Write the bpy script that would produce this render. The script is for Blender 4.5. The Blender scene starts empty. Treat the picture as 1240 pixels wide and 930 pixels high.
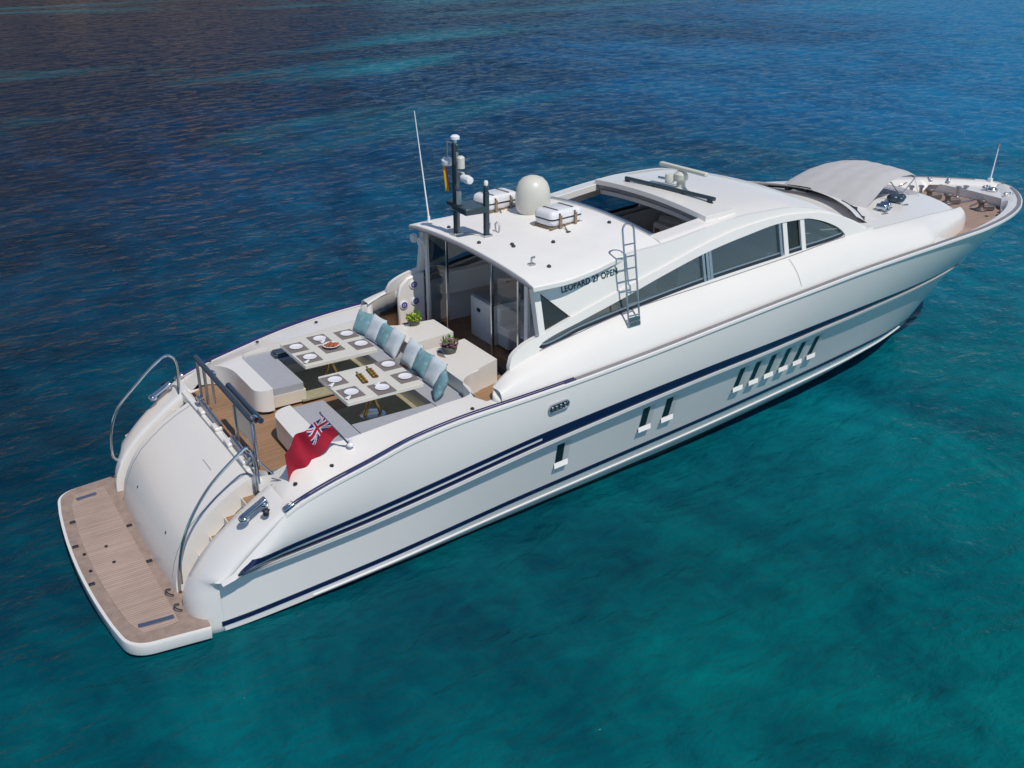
import bpy, bmesh, math, random
from math import sin, cos, pi, radians, sqrt
from mathutils import Vector, Matrix
from mathutils.geometry import delaunay_2d_cdt
random.seed(7)
scene = bpy.context.scene
COL = scene.collection

# ------------------------------------------------------------------ camera
cam_d = bpy.data.cameras.new("camera"); cam = bpy.data.objects.new("camera", cam_d); COL.objects.link(cam)
scene.camera = cam
cam_d.sensor_width = 36.0; cam_d.lens = 36.03; cam_d.clip_start = 0.1; cam_d.clip_end = 12000
yaw, pit, rol = 0.9993601817238478, 0.4321539995882765, -0.0023249175374329585
fw = Vector((cos(yaw)*cos(pit), sin(yaw)*cos(pit), -sin(pit)))
rt = Vector((sin(yaw), -cos(yaw), 0)); up = rt.cross(fw)
rt, up = rt*cos(rol)+up*sin(rol), -rt*sin(rol)+up*cos(rol)
M = Matrix((rt, up, -fw)).transposed().to_4x4(); M.translation = Vector((-0.828792, -16.472979, 10.550755))
cam.matrix_world = M
scene.render.resolution_x = 1024; scene.render.resolution_y = 768

# ------------------------------------------------------------------ world, sun
SUN_EL = radians(57); SUN_AZ = radians(180)      # sun over the starboard beam
w = bpy.data.worlds.new("World"); scene.world = w; w.use_nodes = True
nt = w.node_tree; bg = nt.nodes["Background"]
sky = nt.nodes.new("ShaderNodeTexSky"); sky.sky_type = 'NISHITA'; sky.sun_disc = False
sky.sun_elevation = SUN_EL; sky.sun_rotation = SUN_AZ; sky.air_density = 0.75; sky.dust_density = 0.0; sky.ozone_density = 2.0
nt.links.new(sky.outputs[0], bg.inputs[0]); bg.inputs[1].default_value = 0.105
sd = bpy.data.lights.new("sun", 'SUN'); sd.energy = 3.1; sd.angle = radians(0.55); sd.color = (1, 0.94, 0.86)
sun = bpy.data.objects.new("sun", sd); COL.objects.link(sun)
tosun = Vector((sin(SUN_AZ)*cos(SUN_EL), cos(SUN_AZ)*cos(SUN_EL), sin(SUN_EL)))
sun.rotation_euler = tosun.to_track_quat('Z', 'Y').to_euler(); sun.location = (5, -40, 50)
vs = scene.view_settings; vs.view_transform = 'Standard'; vs.look = 'None'; vs.exposure = 0.0; vs.gamma = 1
scene.cycles.max_bounces = 7; scene.cycles.transparent_max_bounces = 12

# ------------------------------------------------------------------ helpers
def interp(x, xs, ys):
    if x <= xs[0]: return ys[0]
    for i in range(1, len(xs)):
        if x <= xs[i]:
            t = (x-xs[i-1])/(xs[i]-xs[i-1]); return ys[i-1]+(ys[i]-ys[i-1])*t
    return ys[-1]
def sm(x, xs, ys):                                   # monotone-ish smooth interpolation (cubic hermite)
    n = len(xs)
    if x <= xs[0]: return ys[0]
    if x >= xs[-1]: return ys[-1]
    i = 1
    while x > xs[i]: i += 1
    h = xs[i]-xs[i-1]; t = (x-xs[i-1])/h
    def slope(k):
        if k == 0: return (ys[1]-ys[0])/(xs[1]-xs[0])
        if k == n-1: return (ys[-1]-ys[-2])/(xs[-1]-xs[-2])
        a = (ys[k]-ys[k-1])/(xs[k]-xs[k-1]); b = (ys[k+1]-ys[k])/(xs[k+1]-xs[k])
        return 0 if a*b <= 0 else 2*a*b/(a+b)
    m0, m1 = slope(i-1), slope(i)
    return ((2*t**3-3*t*t+1)*ys[i-1]+(t**3-2*t*t+t)*h*m0+(-2*t**3+3*t*t)*ys[i]+(t**3-t*t)*h*m1)
def frange(a, b, n): return [a+(b-a)*i/(n-1) for i in range(n)]

def mesh_obj(name, bm, mat, parent=None, smooth=35, bevel=0, seg=2):
    bmesh.ops.remove_doubles(bm, verts=bm.verts, dist=1e-5)
    bmesh.ops.recalc_face_normals(bm, faces=bm.faces)
    me = bpy.data.meshes.new(name); 
    if smooth:
        for f in bm.faces: f.smooth = True
        for e in bm.edges:
            if len(e.link_faces) == 2 and e.calc_face_angle(0) > radians(smooth): e.smooth = False
    bm.to_mesh(me); bm.free()
    mats = mat if isinstance(mat, (list, tuple)) else [mat]
    for m_ in mats: me.materials.append(m_)
    o = bpy.data.objects.new(name, me); COL.objects.link(o)
    if parent: o.parent = parent
    if bevel:
        b = o.modifiers.new("bevel", 'BEVEL'); b.width = bevel; b.segments = seg; b.limit_method = 'ANGLE'; b.angle_limit = radians(40)
        b.harden_normals = False
    return o
def rebase(root_loc, o):                             # move a mesh built in world coordinates under an Empty at root_loc
    o.data.transform(Matrix.Translation(-Vector(root_loc)))
def empty(name, loc=(0, 0, 0), rz=0):
    o = bpy.data.objects.new(name, None); COL.objects.link(o); o.location = loc; o.rotation_euler = (0, 0, rz); o.empty_display_size = .3
    return o
def tag(o, label=None, cat=None, group=None, kind=None):
    if label: o["label"] = label
    if cat: o["category"] = cat
    if group: o["group"] = group
    if kind: o["kind"] = kind
    return o
def copy_tree(o, parent=None):
    c = o.copy(); COL.objects.link(c); c.parent = parent
    for ch in [k for k in bpy.data.objects if k.parent == o]: copy_tree(ch, c)
    return c

def add_box(bm, c, s, rz=0, ry=0, rx=0):
    m = Matrix.Translation(c) @ Matrix.Rotation(rz, 4, 'Z') @ Matrix.Rotation(ry, 4, 'Y') @ Matrix.Rotation(rx, 4, 'X') @ Matrix.Diagonal((s[0], s[1], s[2], 1))
    bmesh.ops.create_cube(bm, size=1, matrix=m)
def add_tube(bm, pts, r, n=10, r2=None, cap=True):
    pts = [Vector(p) for p in pts]; rings = []
    prev = None
    for i, p in enumerate(pts):
        if i == 0: d = pts[1]-p
        elif i == len(pts)-1: d = p-pts[-2]
        else: d = (pts[i+1]-p).normalized()+(p-pts[i-1]).normalized()
        d.normalize()
        if prev is None:
            a = Vector((0, 0, 1)) if abs(d.z) < .9 else Vector((1, 0, 0))
            u = d.cross(a).normalized()
        else:
            u = (prev-d*prev.dot(d)).normalized()
        prev = u; v = d.cross(u)
        rr = r if r2 is None else r+(r2-r)*i/(len(pts)-1)
        rings.append([bm.verts.new(p+(u*cos(2*pi*k/n)+v*sin(2*pi*k/n))*rr) for k in range(n)])
    for a, b in zip(rings[:-1], rings[1:]):
        for k in range(n): bm.faces.new((a[k], a[(k+1) % n], b[(k+1) % n], b[k]))
    if cap:
        bm.faces.new(rings[0][::-1]); bm.faces.new(rings[-1])
def add_lathe(bm, prof, c=(0, 0, 0), n=32, axis='Z'):
    R = {'Z': Matrix.Identity(3), 'Y': Matrix.Rotation(radians(90), 3, 'X'), 'X': Matrix.Rotation(radians(90), 3, 'Y')}[axis]
    rings = []
    for r, z in prof:
        if r < 1e-5: rings.append([bm.verts.new(R @ Vector((0, 0, z))+Vector(c))])
        else: rings.append([bm.verts.new(R @ Vector((r*cos(2*pi*k/n), r*sin(2*pi*k/n), z))+Vector(c)) for k in range(n)])
    for a, b in zip(rings[:-1], rings[1:]):
        for k in range(n):
            k2 = (k+1) % n
            if len(a) == 1 and len(b) == 1: continue
            if len(a) == 1: bm.faces.new((a[0], b[k2], b[k]))
            elif len(b) == 1: bm.faces.new((a[k], a[k2], b[0]))
            else: bm.faces.new((a[k], a[k2], b[k2], b[k]))
    for rg, rev in ((rings[0], True), (rings[-1], False)):
        if len(rg) > 1: bm.faces.new(rg[::-1] if rev else rg)
def add_loft(bm, rows, close=False, cap=False):
    R = [[bm.verts.new(p) for p in r] for r in rows]
    for a, b in zip(R[:-1], R[1:]):
        n = len(a)
        for k in range(n if close else n-1):
            k2 = (k+1) % n
            try: bm.faces.new((a[k], a[k2], b[k2], b[k]))
            except ValueError: pass
    if cap:
        for rg in (R[0], R[-1]):
            try: bm.faces.new(rg)
            except ValueError: pass
    return R
def inside(p, poly):
    x, y = p; c = False; j = len(poly)-1
    for i in range(len(poly)):
        xi, yi = poly[i]; xj, yj = poly[j]
        if (yi > y) != (yj > y) and x < (xj-xi)*(y-yi)/(yj-yi)+xi: c = not c
        j = i
    return c
def dense(poly, step=.3):
    out = []
    for i in range(len(poly)):
        a, b = Vector(poly[i]), Vector(poly[(i+1) % len(poly)])
        n = max(1, int((b-a).length/step))
        for k in range(n): out.append(tuple(a+(b-a)*k/n))
    return out
def rounded(poly, r, n=5):
    out = []; N = len(poly)
    rs = r if isinstance(r, (list, tuple)) else [r]*N
    for i in range(N):
        p = Vector(poly[i]); a = Vector(poly[i-1])-p; b = Vector(poly[(i+1) % N])-p
        rr = min(rs[i], a.length*.49, b.length*.49)
        if rr < 1e-4: out.append(tuple(p)); continue
        p0 = p+a.normalized()*rr; p1 = p+b.normalized()*rr
        for k in range(n+1):
            t = k/n; out.append(tuple(p0*(1-t)**2+p*2*t*(1-t)+p1*t*t))
    return out
def add_slab(bm, outline, ztop, zbot=None, holes=(), step=.3, hole_zbot=None):
    """flat-plan slab with a top at ztop(x,y); side walls down to zbot(x,y); holes get their own walls"""
    zt = ztop if callable(ztop) else (lambda x, y: ztop)
    loops = [dense(outline, step)]+[dense(h, step) for h in holes]
    verts = []; edges = []
    for L in loops:
        o = len(verts); verts += [Vector(p) for p in L]; edges += [(o+i, o+(i+1) % len(L)) for i in range(len(L))]
    vo, eo, fo, *_ = delaunay_2d_cdt(verts, edges, [], 0, 1e-6)
    V = [bm.verts.new((p.x, p.y, zt(p.x, p.y))) for p in vo]
    for f in fo:
        c = sum((vo[i] for i in f), Vector((0, 0)))/len(f)
        if inside(c, loops[0]) and not any(inside(c, h) for h in loops[1:]): bm.faces.new([V[i] for i in f])
    for li, L in enumerate(loops):
        zb = zbot if li == 0 else (hole_zbot if hole_zbot is not None else zbot)
        if zb is None: continue
        zbf = zb if callable(zb) else (lambda x, y: zb)
        a = [bm.verts.new((p[0], p[1], zt(*p))) for p in L]; b = [bm.verts.new((p[0], p[1], zbf(*p))) for p in L]
        for i in range(len(L)):
            j = (i+1) % len(L); bm.faces.new((a[i], a[j], b[j], b[i]))
def closed_slab(bm, outline, ztop, zbot, step=.4):
    add_slab(bm, outline, ztop, zbot, step=step)
    add_slab(bm, outline, zbot, None, step=step)
def strip(bm, xs, zlo, zhi, Y, s, th=.05, off=0., nz=4):
    """a curved plate on the side surface y=s*Y(x,z) between two curves, th thick"""
    outer = []; inner = []
    for x in xs:
        a, b = zlo(x), zhi(x)
        if b < a+1e-3: b = a+1e-3
        zz = [a+(b-a)*k/nz for k in range(nz+1)]
        outer.append([Vector((x, s*(Y(x, z)+off), z)) for z in zz]); inner.append([Vector((x, s*(Y(x, z)+off-th), z)) for z in zz])
    rows = [o+i[::-1] for o, i in zip(outer, inner)]
    add_loft(bm, rows, close=True, cap=True)

# ------------------------------------------------------------------ materials
def nodes(m): m.use_nodes = True; return m.node_tree.nodes, m.node_tree.links
MATS = {}
def mat(name, col, rough=.5, metal=0, var=.06, scale=3., bump=0, bscale=60, coat=0, spec=.5, rvar=.0, sheen=0):
    if name in MATS: return MATS[name]
    m = bpy.data.materials.new(name); N, L = nodes(m); b = N["Principled BSDF"]
    b.inputs["Roughness"].default_value = rough; b.inputs["Metallic"].default_value = metal
    b.inputs["Coat Weight"].default_value = coat; b.inputs["Coat Roughness"].default_value = .08
    b.inputs["Specular IOR Level"].default_value = spec; b.inputs["Sheen Weight"].default_value = sheen
    tc = N.new("ShaderNodeTexCoord"); nz = N.new("ShaderNodeTexNoise"); nz.inputs["Scale"].default_value = scale; nz.inputs["Detail"].default_value = 6
    L.new(tc.outputs["Object"], nz.inputs["Vector"])
    mr = N.new("ShaderNodeMapRange"); mr.inputs["To Min"].default_value = 1-var; mr.inputs["To Max"].default_value = 1+var*.6
    mr.inputs["From Min"].default_value = .3; mr.inputs["From Max"].default_value = .7
    L.new(nz.outputs["Fac"], mr.inputs["Value"])
    mx = N.new("ShaderNodeVectorMath"); mx.operation = 'SCALE'; mx.inputs[0].default_value = col[:3]
    L.new(mr.outputs[0], mx.inputs["Scale"]); L.new(mx.outputs[0], b.inputs["Base Color"])
    if rvar:
        r2 = N.new("ShaderNodeMapRange"); r2.inputs["To Min"].default_value = max(.02, rough-rvar); r2.inputs["To Max"].default_value = rough+rvar
        L.new(nz.outputs["Fac"], r2.inputs["Value"]); L.new(r2.outputs[0], b.inputs["Roughness"])
    if bump:
        n2 = N.new("ShaderNodeTexNoise"); n2.inputs["Scale"].default_value = bscale; n2.inputs["Detail"].default_value = 4
        L.new(tc.outputs["Object"], n2.inputs["Vector"])
        bp = N.new("ShaderNodeBump"); bp.inputs["Strength"].default_value = bump; bp.inputs["Distance"].default_value = .01
        L.new(n2.outputs["Fac"], bp.inputs["Height"]); L.new(bp.outputs[0], b.inputs["Normal"])
    MATS[name] = m; return m
GEL = mat("gelcoat", (.81, .785, .74), rough=.3, var=.02, scale=.7, coat=.3)
HULLW = mat("hull_gelcoat", (.79, .775, .745), rough=.22, var=.02, scale=.5, coat=.5)
ROOFW = mat("nonslip_white", (.87, .85, .81), rough=.5, var=.03, scale=2, bump=.15, bscale=300)
CREAM = mat("cream_moulding", (.70, .64, .54), rough=.4, var=.05, scale=3)
NAVY = mat("navy_paint", (.006, .012, .06), rough=.18, var=.1, coat=.5)
BOTT = mat("bottom_paint", (.012, .02, .03), rough=.5, var=.4, scale=4)
GREYR = mat("grey_rail_rubber", (.22, .22, .24), rough=.5, var=.1)
CHROME = mat("stainless", (.62, .64, .67), rough=.16, metal=1, var=.05, scale=10)
ALU = mat("brushed_aluminium", (.55, .56, .58), rough=.35, metal=1, var=.06, scale=20)
DARK = mat("dark_plastic", (.02, .025, .035), rough=.4, var=.15)
DKTEAL = mat("dark_mast_paint", (.03, .055, .065), rough=.3, var=.1)
GREYF = mat("grey_cushion_fabric", (.37, .385, .42), rough=.9, var=.05, scale=8, bump=.25, bscale=400, sheen=.3)
GREYP = mat("grey_sunpad_fabric", (.42, .42, .45), rough=.9, var=.06, scale=5, bump=.25, bscale=300)
CANV = mat("canopy_canvas", (.52, .51, .51), rough=.9, var=.05, scale=4, bump=.3, bscale=120)
KHAKI = mat("khaki_carpet", (.38, .35, .23), rough=.95, var=.15, scale=12, bump=.4, bscale=250)
WHITEP = mat("china_white", (.82, .82, .84), rough=.15, var=.02)
MATM = mat("woven_placemat", (.22, .19, .18), rough=.9, var=.25, scale=60, bump=.5, bscale=300)
TABM = mat("table_lacquer", (.74, .71, .62), rough=.25, var=.03, coat=.3)
BROWN = mat("brown_upholstery", (.06, .045, .04), rough=.6, var=.3, scale=4)
WOODD = mat("dark_cherry_wood", (.10, .035, .016), rough=.3, var=.3, scale=9)
LINER = mat("cabin_liner", (.74, .72, .68), rough=.7, var=.05)
GREEN = mat("leaf_green", (.10, .22, .03), rough=.6, var=.3, scale=30)
YELL = mat("petal_yellow", (.62, .68, .05), rough=.6, var=.2, scale=30)
PURP = mat("petal_purple", (.25, .07, .18), rough=.6, var=.3, scale=30)
PINK = mat("petal_pink", (.66, .35, .45), rough=.6, var=.2, scale=30)
PEBB = mat("grey_stone_pot", (.13, .135, .12), rough=.8, var=.3, scale=40)
TERRA = mat("fruit_orange", (.45, .10, .03), rough=.4, var=.4, scale=40)
FOODG = mat("food_ochre", (.42, .24, .04), rough=.5, var=.5, scale=60)
FOODR = mat("food_meat", (.30, .10, .05), rough=.5, var=.5, scale=60)
RED = mat("flag_red", (.37, .004, .028), rough=.8, var=.08, scale=6)
FBLUE = mat("flag_navy", (.012, .02, .12), rough=.8, var=.08)
FWHITE = mat("flag_white", (.62, .62, .68), rough=.8, var=.05)
FYEL = mat("flag_yellow", (.75, .42, .02), rough=.8, var=.08)
RAFTW = mat("raft_canister_white", (.78, .78, .79), rough=.35, var=.05, scale=6)
STRAP = mat("strap_webbing", (.10, .085, .075), rough=.8, var=.2, scale=40)
RUST = mat("weathered_cradle", (.30, .22, .14), rough=.5, var=.35, scale=14)
DOMEM = mat("dome_cream", (.66, .65, .57), rough=.35, var=.03)
PADB = mat("blue_grey_padding", (.03, .055, .09), rough=.35, var=.15, scale=20)
LETT = mat("lettering_teal", (.012, .07, .09), rough=.4, var=.05)
SPKB = mat("speaker_blue", (.10, .09, .30), rough=.4, var=.3, scale=40)
ORANGE = mat("orange_brown_leather", (.28, .08, .03), rough=.5, var=.2)

def teak(name, base, line, pitch=.06, axis=1):
    m = bpy.data.materials.new(name); N, L = nodes(m); b = N["Principled BSDF"]; b.inputs["Roughness"].default_value = .75
    tc = N.new("ShaderNodeTexCoord"); sp = N.new("ShaderNodeSeparateXYZ"); L.new(tc.outputs["Object"], sp.inputs[0])
    d = N.new("ShaderNodeMath"); d.operation = 'DIVIDE'; L.new(sp.outputs[axis], d.inputs[0]); d.inputs[1].default_value = pitch
    fr = N.new("ShaderNodeMath"); fr.operation = 'FRACT'; L.new(d.outputs[0], fr.inputs[0])
    gt = N.new("ShaderNodeMath"); gt.operation = 'LESS_THAN'; L.new(fr.outputs[0], gt.inputs[0]); gt.inputs[1].default_value = .11
    fl = N.new("ShaderNodeMath"); fl.operation = 'FLOOR'; L.new(d.outputs[0], fl.inputs[0])
    wn = N.new("ShaderNodeTexWhiteNoise"); wn.noise_dimensions = '1D'; L.new(fl.outputs[0], wn.inputs["W"])
    mp = N.new("ShaderNodeMapping"); L.new(tc.outputs["Object"], mp.inputs[0]); sc = [2.5, 2.5, 2.5]; sc[axis] = 30; mp.inputs["Scale"].default_value = sc
    nz = N.new("ShaderNodeTexNoise"); nz.inputs["Scale"].default_value = 1.5; nz.inputs["Detail"].default_value = 6; L.new(mp.outputs[0], nz.inputs[0])
    n2 = N.new("ShaderNodeTexNoise"); n2.inputs["Scale"].default_value = 1.1; L.new(tc.outputs["Object"], n2.inputs[0]); n2.inputs["Detail"].default_value = 5
    a = N.new("ShaderNodeMath"); a.operation = 'ADD'; L.new(nz.outputs["Fac"], a.inputs[0]); L.new(n2.outputs["Fac"], a.inputs[1])
    a2 = N.new("ShaderNodeMath"); a2.operation = 'MULTIPLY_ADD'; L.new(wn.outputs[0], a2.inputs[0]); a2.inputs[1].default_value = .3; L.new(a.outputs[0], a2.inputs[2])
    mr = N.new("ShaderNodeMapRange"); mr.inputs["From Min"].default_value = .6; mr.inputs["From Max"].default_value = 1.7; mr.inputs["To Min"].default_value = .72; mr.inputs["To Max"].default_value = 1.3
    L.new(a2.outputs[0], mr.inputs["Value"])
    v = N.new("ShaderNodeVectorMath"); v.operation = 'SCALE'; v.inputs[0].default_value = base; L.new(mr.outputs[0], v.inputs["Scale"])
    mx = N.new("ShaderNodeMix"); mx.data_type = 'RGBA'; L.new(gt.outputs[0], mx.inputs["Factor"]); L.new(v.outputs[0], mx.inputs["A"]); mx.inputs["B"].default_value = (*line, 1)
    L.new(mx.outputs["Result"], b.inputs["Base Color"])
    return m
TEAKP = teak("teak_weathered", (.41, .305, .25), (.18, .13, .105))
TEAKC = teak("teak_cockpit", (.34, .20, .11), (.10, .06, .035))
TEAKB = teak("teak_bow", (.37, .26, .205), (.15, .11, .09))
TEAKE = mat("teak_edge", (.33, .245, .20), rough=.7, var=.2, scale=6)

def glassmat(name, tint, refl=1.0, rough=.02, f0=.045):
    m = bpy.data.materials.new(name); N, L = nodes(m); N.remove(N["Principled BSDF"]); out = N["Material Output"]
    tr = N.new("ShaderNodeBsdfTransparent"); tr.inputs[0].default_value = (*tint, 1)
    gl = N.new("ShaderNodeBsdfGlossy"); gl.inputs["Roughness"].default_value = rough; gl.inputs[0].default_value = (refl, refl, refl, 1)
    lw = N.new("ShaderNodeLayerWeight"); lw.inputs[0].default_value = .5
    p5 = N.new("ShaderNodeMath"); p5.operation = 'POWER'; L.new(lw.outputs["Facing"], p5.inputs[0]); p5.inputs[1].default_value = 5
    fr = N.new("ShaderNodeMath"); fr.operation = 'MULTIPLY_ADD'; L.new(p5.outputs[0], fr.inputs[0]); fr.inputs[1].default_value = .9; fr.inputs[2].default_value = f0
    mx = N.new("ShaderNodeMixShader"); L.new(fr.outputs[0], mx.inputs[0]); L.new(tr.outputs[0], mx.inputs[1]); L.new(gl.outputs[0], mx.inputs[2])
    L.new(mx.outputs[0], out.inputs[0]); return m
GLASS = glassmat("tinted_window_glass", (.48, .60, .66), f0=.10)
GLASSD = glassmat("dark_window_glass", (.34, .40, .43))
GLASSC = glassmat("clear_door_glass", (.86, .89, .90))

def pillowmat(name, col, pat, scale):
    m = mat(name, col, rough=.9, var=.05, scale=5, bump=.2, bscale=200); N, L = nodes(m); b = N["Principled BSDF"]
    tc = N.new("ShaderNodeTexCoord"); vo = N.new("ShaderNodeTexVoronoi"); vo.inputs["Scale"].default_value = scale; L.new(tc.outputs["Object"], vo.inputs[0])
    lt = N.new("ShaderNodeMapRange"); lt.inputs["From Min"].default_value = .12; lt.inputs["From Max"].default_value = .45; L.new(vo.outputs["Distance"], lt.inputs["Value"])
    mx = N.new("ShaderNodeMix"); mx.data_type = 'RGBA'; L.new(lt.outputs[0], mx.inputs["Factor"]); mx.inputs["A"].default_value = (*pat, 1); mx.inputs["B"].default_value = (*col, 1)
    L.new(mx.outputs["Result"], b.inputs["Base Color"]); return m
PTEAL = pillowmat("teal_pillow_fabric", (.17, .33, .37), (.30, .46, .50), 9)
PWHITE = pillowmat("pale_pillow_fabric", (.60, .66, .70), (.50, .59, .65), 16)

# ------------------------------------------------------------------ water
def make_water():
    m = bpy.data.materials.new("sea_water"); N, L = nodes(m); b = N["Principled BSDF"]
    b.inputs["IOR"].default_value = 1.33; b.inputs["Roughness"].default_value = .09; b.inputs["Specular IOR Level"].default_value = SPEC
    geo = N.new("ShaderNodeNewGeometry")
    def mapping(rz, sc):
        mp = N.new("ShaderNodeMapping"); mp.inputs["Rotation"].default_value = (0, 0, radians(rz)); mp.inputs["Scale"].default_value = sc
        L.new(geo.outputs["Position"], mp.inputs[0]); return mp
    def noise(src, s, det=6, rough=.55, dist=0):
        n = N.new("ShaderNodeTexNoise"); n.inputs["Scale"].default_value = s; n.inputs["Detail"].default_value = det; n.inputs["Roughness"].default_value = rough; n.inputs["Distortion"].default_value = dist
        L.new(src.outputs[0], n.inputs["Vector"]); return n.outputs["Fac"]
    def math_(op, a, b_=None, c=None):
        n = N.new("ShaderNodeMath"); n.operation = op
        for i, v in enumerate((a, b_, c)):
            if v is None: continue
            if isinstance(v, (int, float)): n.inputs[i].default_value = v
            else: L.new(v, n.inputs[i])
        return n.outputs[0]
    sp = N.new("ShaderNodeSeparateXYZ"); L.new(geo.outputs["Position"], sp.inputs[0])
    # depth field: shallow sand to the starboard side and ahead, deep water and weed to port and astern
    lin = math_('ADD', math_('MULTIPLY', sp.outputs[0], DEPTH[0]), math_('MULTIPLY', sp.outputs[1], DEPTH[1]))
    big = noise(mapping(20, (1, 1, 1)), .045, 4, .55, .6)
    med = noise(mapping(-35, (1, .45, 1)), .32, 5, .6, 1.0)
    f = math_('ADD', math_('ADD', lin, DEPTH[2]), math_('ADD', math_('MULTIPLY', math_('SUBTRACT', big, .5), 1.15), math_('ADD', math_('MULTIPLY', math_('SUBTRACT', med, .5), .85), math_('MULTIPLY', math_('SUBTRACT', noise(mapping(15, (.6, 1, 1)), 1.6, 5, .65, .8), .5), .5))))
    cr = N.new("ShaderNodeValToRGB"); L.new(f, cr.inputs[0]); e = cr.color_ramp.elements
    for i, (p, c) in enumerate(RAMP):
        el = e[i] if i < 2 else e.new(p)
        el.position = p; el.color = (*c, 1)
    blue = N.new("ShaderNodeMapRange"); blue.inputs["From Min"].default_value = -6; blue.inputs["From Max"].default_value = 34
    L.new(math_('ADD', math_('ADD', math_('MULTIPLY', sp.outputs[1], .8), math_('MULTIPLY', sp.outputs[0], .35)), math_('MULTIPLY', math_('SUBTRACT', big, .5), 40)), blue.inputs["Value"])
    c2 = N.new("ShaderNodeValToRGB"); L.new(f, c2.inputs[0]); e = c2.color_ramp.elements
    for i, (p, c) in enumerate(RAMP2):
        el = e[i] if i < 2 else e.new(p)
        el.position = p; el.color = (*c, 1)
    mxc = N.new("ShaderNodeMix"); mxc.data_type = 'RGBA'; L.new(blue.outputs[0], mxc.inputs["Factor"]); L.new(cr.outputs[0], mxc.inputs["A"]); L.new(c2.outputs[0], mxc.inputs["B"])
    # pale sand patches far astern
    sandn = noise(mapping(25, (.35, 1, 1)), .055, 5, .6, .8)
    sm_ = N.new("ShaderNodeMapRange"); sm_.inputs["From Min"].default_value = .54; sm_.inputs["From Max"].default_value = .70; L.new(sandn, sm_.inputs["Value"])
    far_ = N.new("ShaderNodeMapRange"); far_.inputs["From Min"].default_value = 8; far_.inputs["From Max"].default_value = 35; L.new(sp.outputs[1], far_.inputs["Value"])
    mx2 = N.new("ShaderNodeMix"); mx2.data_type = 'RGBA'; L.new(math_('MULTIPLY', math_('MULTIPLY', sm_.outputs[0], far_.outputs[0]), .8), mx2.inputs["Factor"]); L.new(mxc.outputs["Result"], mx2.inputs["A"]); mx2.inputs["B"].default_value = (.002, .15, .20, 1)
    L.new(mx2.outputs["Result"], b.inputs["Base Color"])
    # waves: swell, chop and ripples
    w1 = noise(mapping(-28, (.5, 1, 1)), .5, 3, .5, .3)
    w2 = noise(mapping(-40, (.55, 1, 1)), 1.9, 4, .55, .4)
    w3 = noise(mapping(10, (.8, 1, 1)), 6.5, 4, .6, .2)
    h = math_('ADD', math_('MULTIPLY', w1, .36), math_('ADD', math_('MULTIPLY', w2, .19), math_('MULTIPLY', w3, .05)))
    bp = N.new("ShaderNodeBump"); bp.inputs["Strength"].default_value = 1; bp.inputs["Distance"].default_value = WAVE
    L.new(h, bp.inputs["Height"]); L.new(bp.outputs[0], b.inputs["Normal"])
    b.inputs["Specular IOR Level"].default_value = 0
    
    lw = N.new("ShaderNodeLayerWeight"); lw.inputs[0].default_value = .5; L.new(bp.outputs[0], lw.inputs["Normal"])
    fac = math_('MULTIPLY_ADD', math_('POWER', lw.outputs["Facing"], 5.0), GRAZE, .009)
    gl = N.new("ShaderNodeBsdfGlossy"); gl.inputs["Roughness"].default_value = .06; gl.inputs[0].default_value = (.78, .88, 1, 1); L.new(bp.outputs[0], gl.inputs["Normal"])
    ms_ = N.new("ShaderNodeMixShader"); L.new(fac, ms_.inputs[0]); L.new(b.outputs[0], ms_.inputs[1]); L.new(gl.outputs[0], ms_.inputs[2])
    L.new(ms_.outputs[0], N["Material Output"].inputs[0])
    return m
DEPTH = (.013, -.014, .42)
SPEC = 0
GRAZE = .27
RAMP2 = [(0.0, (.001, .018, .046)), (.35, (.001, .040, .108)), (.62, (.001, .082, .20)), (1.0, (.001, .14, .30))]
WAVE = .68
RAMP = [(0.0, (.001, .018, .036)), (.3, (.001, .040, .064)), (.52, (.001, .080, .096)), (.75, (.001, .132, .138)), (1.0, (.003, .20, .18))]
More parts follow.
